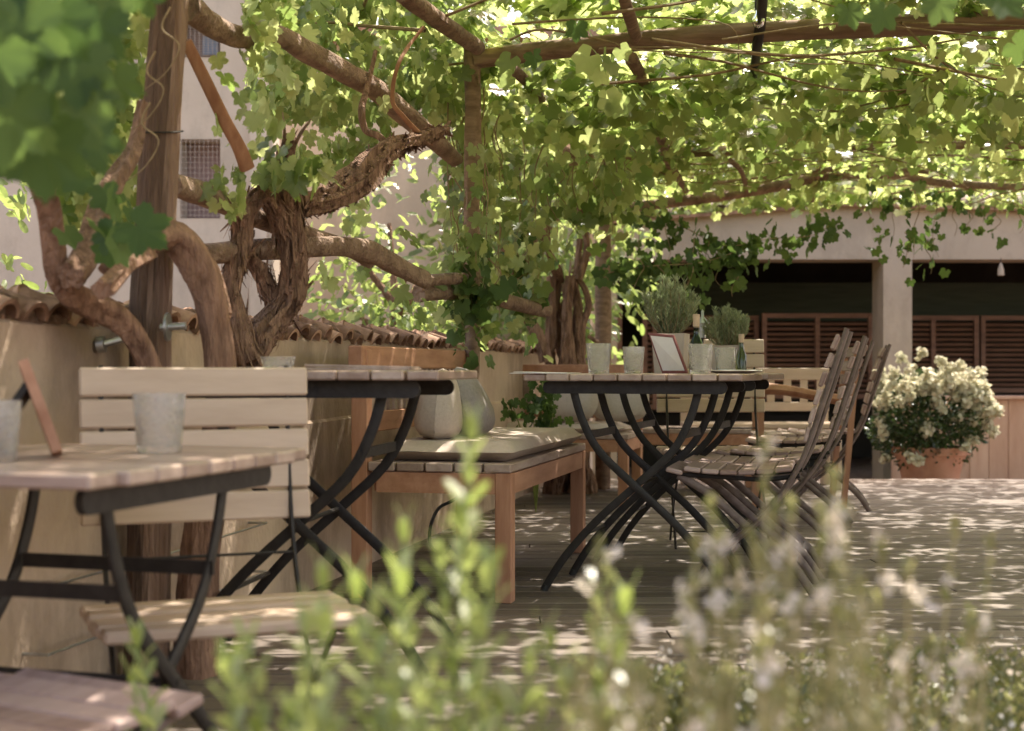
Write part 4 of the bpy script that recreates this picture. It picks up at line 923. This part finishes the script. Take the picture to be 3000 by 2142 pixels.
# hanging bottle-like lamp
hl = empty('wall_lamp', P(2932, 790, 12.9), 0, 'tiny pale pendant lamp hanging in the right-hand dark opening', 'lamp')
hl.location.z = bz(770)
g = MB(); g.lathe([(.001, 0), (.012, -.02), (.028, -.07), (.03, -.12), (.001, -.125)], n=12); g.build('shade', 'beige', hl, smooth=True)
g = MB(); g.tube([(0, 0, .035), (0, 0, -.01)], .004, 5); g.build('cord', 'rubber', hl)

# flower pot ------------------------------------------------------------------
fp = empty('flower_pot', (P(2725, 0, 11.4).x, 11.4, ZG), 0, 'terracotta pot overflowing with cream-white flowers in front of the beige pillar', 'potted plant')
g = MB(); g.lathe([(.001, 0), (.19, 0), (.25, .28), (.285, .34), (.30, .34), (.30, .40), (.265, .40), (.25, .34), (.001, .34)], n=32); g.build('pot', 'terracotta', fp, smooth=True)
def ell(n, c, r, pw=.33):
    d = rng.normal(0, 1, (n, 3)); d /= np.linalg.norm(d, axis=1)[:, None]; return np.array(c) + d * (rng.uniform(0, 1, n) ** pw)[:, None] * np.array(r), d
c = Cloud(); p, d = ell(7500, (-.03, 0, .60), (.47, .38, .40)); kk = vnoise(p, 5) > -.25; p, d = p[kk], d[kk]
c.add(p, d + rng.normal(0, .6, d.shape) + [0, 0, .2], d + rng.normal(0, .5, d.shape), rng.uniform(.016, .028, len(p))); c.build('leaves', 'dkshrub', fp, OVAL, offset=.8)
c = Cloud()
def heads(cent, rad, npet, s):
    for q in cent:
        p, d = ell(npet, q, (rad,) * 3, .5); c.add(p, rng.normal(0, 1, p.shape), d + rng.normal(0, .35, d.shape) + [0, -.2, .3], rng.uniform(.8, 1.2, npet) * s)
hp_ = []
for a, b in [(2640, 1050), (2700, 1040), (2760, 1055), (2810, 1070), (2850, 1100), (2880, 1130), (2620, 1090), (2670, 1085), (2720, 1095), (2780, 1105), (2830, 1130), (2890, 1170), (2910, 1200), (2860, 1190), (2800, 1160), (2745, 1150), (2700, 1140), (2650, 1130), (2610, 1130), (2590, 1160), (2600, 1190), (2640, 1175), (2760, 1200), (2810, 1220), (2850, 1235), (2890, 1240), (2905, 1270), (2740, 1180), (2580, 1240), (2585, 1270), (2720, 1245), (2715, 1265), (2690, 1350), (2670, 1340), (2850, 1290), (2670, 1160), (2575, 1180), (2780, 1075), (2730, 1120), (2830, 1180), (2875, 1215), (2770, 1130)]:
    hp_.append(P(a, b, 11.4 - .34 * max(.1, 1 - ((a - 2738) / 190) ** 2) ** .5 + random.uniform(-.03, .05)) - fp.location)
for _ in range(40):
    a = random.uniform(-.5, 3.6); hp_.append(Vector((.40 * math.cos(a), .34 * math.sin(a) * random.uniform(.2, 1), .70 + .30 * random.uniform(.3, 1))))
heads(hp_, .052, 30, .022)
for _ in range(3): a = random.uniform(-2.9, -.3); hp_.append(Vector((.50 * math.cos(a) , .36 * math.sin(a), random.uniform(.35, .55) if math.cos(a) > .2 else random.uniform(.3, .5))))
h0 = [q for q in [Vector((random.uniform(-.28, .46), -.30 * random.uniform(.2, 1), 0)) for _ in range(95)]]
for q in h0: q.z = .60 + .42 * math.sqrt(max(.05, 1 - (q.x / .52) ** 2 - (q.y / .45) ** 2)) * random.uniform(.8, 1) - max(0, -q.x) * .2
h0 = [q for q in h0 if q.z > .84 - .45 * max(0, q.x)]; heads(h0, .05, 26, .022); heads(hp_[-3:], .045, 24, .022)
c.build('flowers', 'cream', fp, ROUND, offset=0, fold=.3, curl=.4)

# ================================================================== HOUSES AND TREES BEHIND
hs = empty('house', (-4, 10.6, ZG), 0, 'tall beige house behind the wall at the left, with shuttered grilled windows', 'house')
def hx(px, y=10.6): return (px - HX) / F * y
def hzz(py, y=10.6): return HC + (HY - py) / F * y
xl, xr = -9.5, hx(800); wins = [(528, 645, 408, 640), (520, 645, 60, 168), (200, 330, 408, 640), (200, 330, 60, 168)]
xs = sorted(set([xl, xr] + [hx(w[0]) for w in wins[:1]] + [hx(645)] + [hx(200), hx(330)])); zs_ = [ZG, hzz(640), hzz(408), hzz(168), hzz(60), 5.4]
g = MB()
for i in range(len(xs) - 1):
    for j in range(len(zs_) - 1):
        if (abs(xs[i] - hx(528)) < .01 or abs(xs[i] - hx(200)) < .01) and j in (1, 3): continue
        g.box(((xs[i] + xs[i + 1]) / 2, 10.75, (zs_[j] + zs_[j + 1]) / 2), (xs[i + 1] - xs[i], .3, zs_[j + 1] - zs_[j]))
rel(g, hs).build('wall', 'house', hs)
for x0, x1 in ((hx(528), hx(645)), (hx(200), hx(330))):
    for z0, z1 in ((hzz(640), hzz(408)), (hzz(168), hzz(60))):
        cx, cz = (x0 + x1) / 2, (z0 + z1) / 2
        g = MB(); g.box((cx, 10.85, cz), (x1 - x0, .03, z1 - z0)); w = rel(g, hs).build('window', 'shutter', hs)
        g = MB(); g.box((cx + .03, 10.82, cz), ((x1 - x0) * .4, .01, (z1 - z0) * .5))
        if z0 > 2.8: rel(g, hs).build('pane', 'blue', w)
        g = MB()
        for k in range(9): g.box((x0 + (x1 - x0) * (k + .5) / 9, 10.57, cz), (.0025, .0025, z1 - z0 - .01))
        for k in range(15): g.box((cx, 10.5745, z0 + (z1 - z0) * (k + .5) / 15), (x1 - x0 - .01, .0025, .0025))
        rel(g, hs).build('grille', 'wiremesh', w)
g = MB(); g.box((hx(760), 10.57, 2.6), (.12, .06, 5.6)); rel(g, hs).build('drainpipe', 'house', hs)
h2 = empty('house', (-.9, 12.4, ZG), 0, 'grey-beige low house wall seen over the tiles left of the middle post', 'house')
g = MB(); g.box((-.95 + .9, 0, 1.9), (3.0, .3, 3.8)); g.build('wall', 'house', h2)
g = MB(); g.box((0, -.20, .98), (3.1, .1, .06)); g.box((0, -.19, 1.12), (3.1, .06, .02)); g.box((0, -.19, 1.24), (3.1, .06, .02)); g.build('ledge', 'pole2', h2)
g = MB(); g.box((0, 0, 3.85), (3.3, .7, .1)); g.build('roof', 'tile', h2)
def tree(loc, h, rx, rz_, n, lab, ls=(.06, .1), zc=None, keep=-.1, sc=1.2):
    t = empty('tree', loc, random.random() * 6, lab, 'tree', 'trees behind the terrace')
    g = MB(); g.tube([Vector(q) for q in spline([(0, 0, 0), (.05 * h, .02 * h, h * .3), (-.02 * h, 0, h * .6), (.02 * h, .02 * h, h * .9)], 6)], [h * .03 * (1 - i / 22) for i in range(19)], 12, ridge=.15)
    for k in range(7):
        a = k * 2.4; s = Vector((0.03 * h, 0, h * (.3 + .06 * k))); e = s + Vector((math.cos(a) * rx * .75, math.sin(a) * rx * .75, h * .2)); g.tube([s, s.lerp(e, .5) + Vector((0, 0, .04 * h)), e], [h * .012, h * .008, h * .003], 7)
    g.build('trunk', 'bark', t, smooth=True)
    p, d = ell(n, (0, 0, zc or h * .68), (rx, rx, rz_), .4); kk = vnoise(p, sc) > keep; p, d = p[kk], d[kk]; c = Cloud()
    c.add(p, d * .5 + rng.normal(0, .6, d.shape) + [0, 0, -.5], d * .6 + rng.normal(0, .6, d.shape) + [0, 0, .5], rng.uniform(*ls, len(p))); c.build('crown', 'tree', t, OVAL, offset=.7)
tree((P(1160, 0, 8.6).x, 8.6, ZG), 2.1, .62, 1.0, 2600, 'light young tree over the tiled wall, left of the middle post', (.03, .05), 1.35, .0, 2.0)
tree((P(1560, 0, 12.4).x, 11.6, ZG), 3.4, 1.0, 1.5, 5000, 'green tree filling the gap left of the building', (.04, .065), 1.9, -.15, 1.5)
tree((1.2, 21, ZG), 7.5, 3.2, 3.0, 9000, 'tall pale green tree behind the building roof, left', (.10, .16), 4.6, -.12, .7)
tree((5.6, 22, ZG), 8, 3.6, 3.2, 9000, 'tall pale green tree behind the building roof, right', (.10, .16), 4.8, -.12, .7)
tree((10.5, 24, ZG), 8, 3.6, 3.4, 8000, 'tall tree behind the building beyond the right edge', (.10, .16), 4.6, -.12, .7)
tree((-3.2, 17.5, ZG), 7.5, 2.6, 2.9, 7000, 'tree rising behind the low house', (.09, .14), 4.6, -.12, .8)
tree((-2.55, 6.0, ZG), 2.6, .7, 1.0, 1800, 'small leafy tree between the wall and the tall house, at the left edge', (.03, .05), 1.8, .05, 2.0)

# climbing leaves by the bench
iv = empty('ivy_plant', P(1570, 1500, 6.75), 0, 'young climbing vine with toothed green leaves between the two benches', 'plant', None)
g = MB(); c = Cloud()
for a, b in ((1560, 1130), (1500, 1180), (1610, 1160), (1590, 1120), (1620, 1210), (1540, 1240)):
    e = P(a, b, 6.6 + random.uniform(-.1, .1)) - iv.location; sp = spline([(0, 0, 0), (e.x * .3, e.y * .5, e.z * .5), tuple(e)], 8); g.tube([Vector(q) for q in sp], .003, 5)
    q = np.repeat(np.array(sp[9:]), 3, 0); q = q + rng.normal(0, .03, q.shape); hangleaf(c, q, (.022, .042))
for q in (c,): q.build('leaves', 'vinedk', iv, GR_HI)
g.build('stems', 'stem', iv)

# ================================================================== FOREGROUND PLANTS
def bed_z(x, y): return -.03
def shrub(tips, label, group='bright green shrubs in the foreground bed'):
    """tips: (px,py,d,leaf scale) stems with opposite upright oval leaves"""
    base = P(sum(t[0] for t in tips) / len(tips), 0, sum(t[2] for t in tips) / len(tips)); base.z = -.04
    s = empty('leafy_shrub', base, 0, label, 'shrub', group); g = MB(); c = Cloud()
    for a, b, d, k in tips:
        tip = P(a, b, d) - base; root = Vector((tip.x * .3, tip.y * .3, 0)); mid = root.lerp(tip, .55) + Vector((random.gauss(0, .02), random.gauss(0, .02), 0))
        sp = [Vector(q) for q in spline([root, mid, tip], 14)]; m_ = len(sp); g.tube(sp, [.0035 - .002 * i / m_ for i in range(m_)], 6)
        L = sum((sp[i + 1] - sp[i]).length for i in range(m_ - 1)); nn = int(min(.34, L) / .029)
        for j in range(nn):
            f = 1 - j * .029 / L; i = f * (m_ - 1); i0 = min(int(i), m_ - 2); q = sp[i0].lerp(sp[i0 + 1], i - i0); an = j * 1.57 + random.gauss(0, .3); sz = (.0125 + .0014 * min(j, 4)) * k * random.uniform(.8, 1.15)
            for w in (0, math.pi):
                o = Vector((math.cos(an + w), math.sin(an + w), 0)); tp = o * (.45 + .16 * min(j, 6)) + Vector((0, 0, 1)); nr = -o + Vector((0, 0, .55))
                c.add(np.array([q]), np.array([tp]), np.array([nr]), np.array([sz]))
    g.build('stems', 'stem', s, smooth=True); c.build('leaves', 'gard', s, OVAL, offset=1.0, fold=.25, curl=.08)
    return s
rt = lambda n, x0, x1, y0, y1, d0, d1: [(random.uniform(x0, x1), random.uniform(y0, y1), random.uniform(d0, d1), random.uniform(.8, 1.1)) for _ in range(n)]
shrub([(1385, 1245, 1.30, 1.0), (1345, 1500, 1.28, 1.15), (1285, 1620, 1.3, 1), (1440, 1690, 1.25, 1.1)] + rt(1, 1260, 1450, 1750, 1950, 1.15, 1.4), 'bright green shrub whose tallest stem rises in front of the bench leg')
shrub([(1185, 1540, 1.3, 1.0), (1165, 1700, 1.25, 1.1), (1100, 1760, 1.2, 1.0)] + rt(2, 1040, 1220, 1900, 2050, 1.1, 1.4), 'bright green shrub left of the tallest stem')
shrub([(945, 1680, 1.2, 1.15), (1040, 1710, 1.25, 1.1), (900, 1820, 1.15, 1.1)] + rt(2, 840, 1040, 1980, 2080, 1.1, 1.35), 'bright green shrub under the pale chair seat')
shrub([(395, 1860, 1.7, 1.1), (380, 1980, 1.7, 1.1), (720, 1900, 1.3, 1.2), (670, 1960, 1.25, 1.1), (760, 1990, 1.25, 1.1)] + rt(2, 640, 860, 2040, 2120, 1.1, 1.3), 'bright green shrub in front of the nearest table legs')
shrub([(1835, 1760, 1.35, 1.2), (1600, 1860, 1.3, 1.1), (1750, 1750, 1.4, .8), (1560, 1930, 1.25, 1.2)] + rt(3, 1460, 1800, 1950, 2080, 1.15, 1.4), 'bright green shrub between the tallest stem and the white flowers')
shrub(rt(5, 900, 1500, 2010, 2120, 1.0, 1.25), 'lowest bright green shrub along the bottom edge')
FLW = []
for k_ in range(4):
    g = MB(); vs = [(0, 0, 0)]; fs = []
    for w in range(4):
        th = w * 1.5 + random.gauss(0, .2); up_ = random.uniform(.2, .9); sc_ = random.uniform(.8, 1.2) * .0125
        c_, s_ = math.cos(th), math.sin(th); o = len(vs)
        for l_, ww in ((.35, .16), (.75, .36), (1.0, .18), (1.0, -.18), (.75, -.36), (.35, -.16)): vs.append(((c_ * l_ - s_ * ww) * sc_, (s_ * l_ + c_ * ww) * sc_, sc_ * up_ * l_ * (1.1 - .3 * l_)))
        fs += [(0, o, o + 5), (o, o + 1, o + 4, o + 5), (o + 1, o + 2, o + 3, o + 4)]
    g.add(vs, fs); me = bpy.data.meshes.new('flower'); me.from_pydata(g.v, [], g.f); me.materials.append(M['petal']); me.polygons.foreach_set('use_smooth', [True] * len(me.polygons)); FLW.append(me)
def gaura(tips, label, fl=1.0):
    base = P(sum(t[0] for t in tips) / len(tips), 0, sum(t[2] for t in tips) / len(tips)); base.z = -.03
    s = empty('gaura_plant', base, 0, label, 'flowering plant', 'white flowering plants in the foreground bed'); g = MB(); pe = Cloud(); bu = Cloud(); lf = Cloud()
    for a, b, d, nf in tips:
        tip = P(a, b, d) - base; root = Vector((tip.x * .35, tip.y * .35, 0)); mid = root.lerp(tip, .6) + Vector((random.gauss(0, .015), random.gauss(0, .02), 0))
        sp = [Vector(q) for q in spline([root, mid, tip], 12)]; m_ = len(sp); g.tube(sp, [.0026 - .0012 * i / m_ for i in range(m_)], 5)
        L = sum((sp[i + 1] - sp[i]).length for i in range(m_ - 1))
        def at(dist): f = max(0, 1 - dist / L) * (m_ - 1); i0 = min(int(f), m_ - 2); return np.array(sp[i0].lerp(sp[i0 + 1], f - i0))
        kb_ = 9; q = np.array([at(j * .0045) for j in range(kb_)]); an = rng.uniform(0, 6.28, kb_); lf.add(q, np.stack([np.cos(an) * .5, np.sin(an) * .5, np.ones(kb_)], 1), rng.normal(0, 1, (kb_, 3)), np.full(kb_, .0065))
        for _ in range(nf):
            q = at(random.uniform(.012, .15)) + rng.normal(0, .007, 3); ax = np.array([random.gauss(0, 1), random.gauss(-.3, 1), random.gauss(.3, .6)]); ax /= np.linalg.norm(ax)
            fo_ = bpy.data.objects.new('flower', random.choice(FLW)); COL.objects.link(fo_); fo_.parent = s; fo_.location = q; fo_.rotation_euler = Vector(ax).to_track_quat('Z', 'Y').to_euler(); fo_.scale = (fl * random.uniform(.75, 1.1),) * 3
            pp_ = q + rng.normal(0, .004, 3); lf.add(np.array([pp_]), np.array([ax]), rng.normal(0, 1, (1, 3)), np.array([.006]))
        nl = int(L / .016); q = np.array([at(.06 + random.random() * (L - .06)) for _ in range(nl)]); an = rng.uniform(0, 6.28, nl)
        lf.add(q, np.stack([np.cos(an), np.sin(an), rng.uniform(.4, 1.4, nl)], 1), np.stack([-np.cos(an), -np.sin(an), np.ones(nl)], 1), rng.uniform(.006, .012, nl))
    g.build('stems', 'drystem', s, smooth=True); lf.build('leaves', 'grass', s, OVAL, offset=.9)
    return s
gt = lambda n, x0, x1, y0, y1, d0, d1, f=(1, 4): [(random.uniform(x0, x1), random.uniform(y0, y1), random.uniform(d0, d1), random.randint(*f)) for _ in range(n)]
gaura([(1750, 1590, 1.35, 2), (1780, 1680, 1.3, 1)] + gt(6, 1660, 1860, 1700, 1900, 1.2, 1.5, (0, 2)), 'white flowering plant left of the chair legs, with one lone tall bloom')
gaura([(2083, 1480, 1.3, 3), (2120, 1560, 1.3, 3), (2040, 1600, 1.25, 3), (2160, 1650, 1.3, 3)] + gt(5, 1980, 2220, 1700, 1900, 1.15, 1.4, (0, 3)), 'white flowering plant with dense pinkish blooms in front of the nearest chair feet')
gaura([(2238, 1300, 1.35, 2), (2270, 1480, 1.3, 2), (2320, 1480, 1.25, 3), (2200, 1560, 1.3, 3)] + gt(6, 2200, 2380, 1620, 1900, 1.15, 1.4, (0, 2)), 'tallest white flowering plant, blooming against the chair seat')
gaura([(2445, 1400, 1.25, 4), (2480, 1500, 1.22, 2), (2410, 1500, 1.25, 2)] + gt(6, 2360, 2560, 1650, 1900, 1.1, 1.35, (0, 3)), 'white flowering plant with the largest bright bloom, below the flower pot')
gaura([(2580, 1610, 1.3, 2), (2660, 1660, 1.3, 3), (2800, 1540, 1.5, 2), (2900, 1580, 1.5, 0)] + gt(8, 2540, 2860, 1750, 1960, 1.3, 1.6, (0, 3)), 'sparse white flowering plant over the bare deck at the right')
gaura(gt(10, 1850, 2500, 1880, 2080, 1.0, 1.3, (0, 2)), 'low white flowering plant filling the lower right')
gaura(gt(10, 2200, 2900, 1850, 2100, 1.5, 1.9, (0, 3)), 'white flowering plant set farther back in the bed')
gaura(gt(12, 1550, 2000, 1950, 2120, 1.0, 1.3, (0, 1)), 'nearly flowerless flowering plant along the bottom edge')
# low ground cover with tiny white flowers
def cover(n, px0, px1, y0, y1, zt, name, mat, size, ol=OVAL):
    q = rng.uniform(0, 1, (n, 2)); yy = y0 + (y1 - y0) * q[:, 1]; xx = ((px0 + (px1 - px0) * q[:, 0]) - HX) / F * yy
    top = zt * (1 + .35 * vnoise(np.stack([xx * 3, yy * 3, yy * 0], 1), 1)); z = top * rng.uniform(.1, 1, n) ** .6
    an = rng.uniform(0, 6.28, n); c = Cloud(); c.add(np.stack([xx, yy, z], 1), np.stack([np.cos(an), np.sin(an), rng.uniform(.2, 1.6, n)], 1), rng.normal(0, 1, (n, 3)), rng.uniform(*size, n)); return c.build(name, mat, None, ol, offset=.8)
o = cover(30000, 1750, 3060, 1.7, 2.8, .20, 'ground_cover', 'grass', (.006, .012)); tag(o, 'dense low green ground cover in the planting bed', 'ground cover', kind='stuff')
o = cover(1300, 1800, 3060, 1.8, 2.8, .24, 'small_blossoms', 'petal', (.003, .006), ROUND); tag(o, 'tiny white blossoms scattered over the ground cover', 'blossoms', kind='stuff')
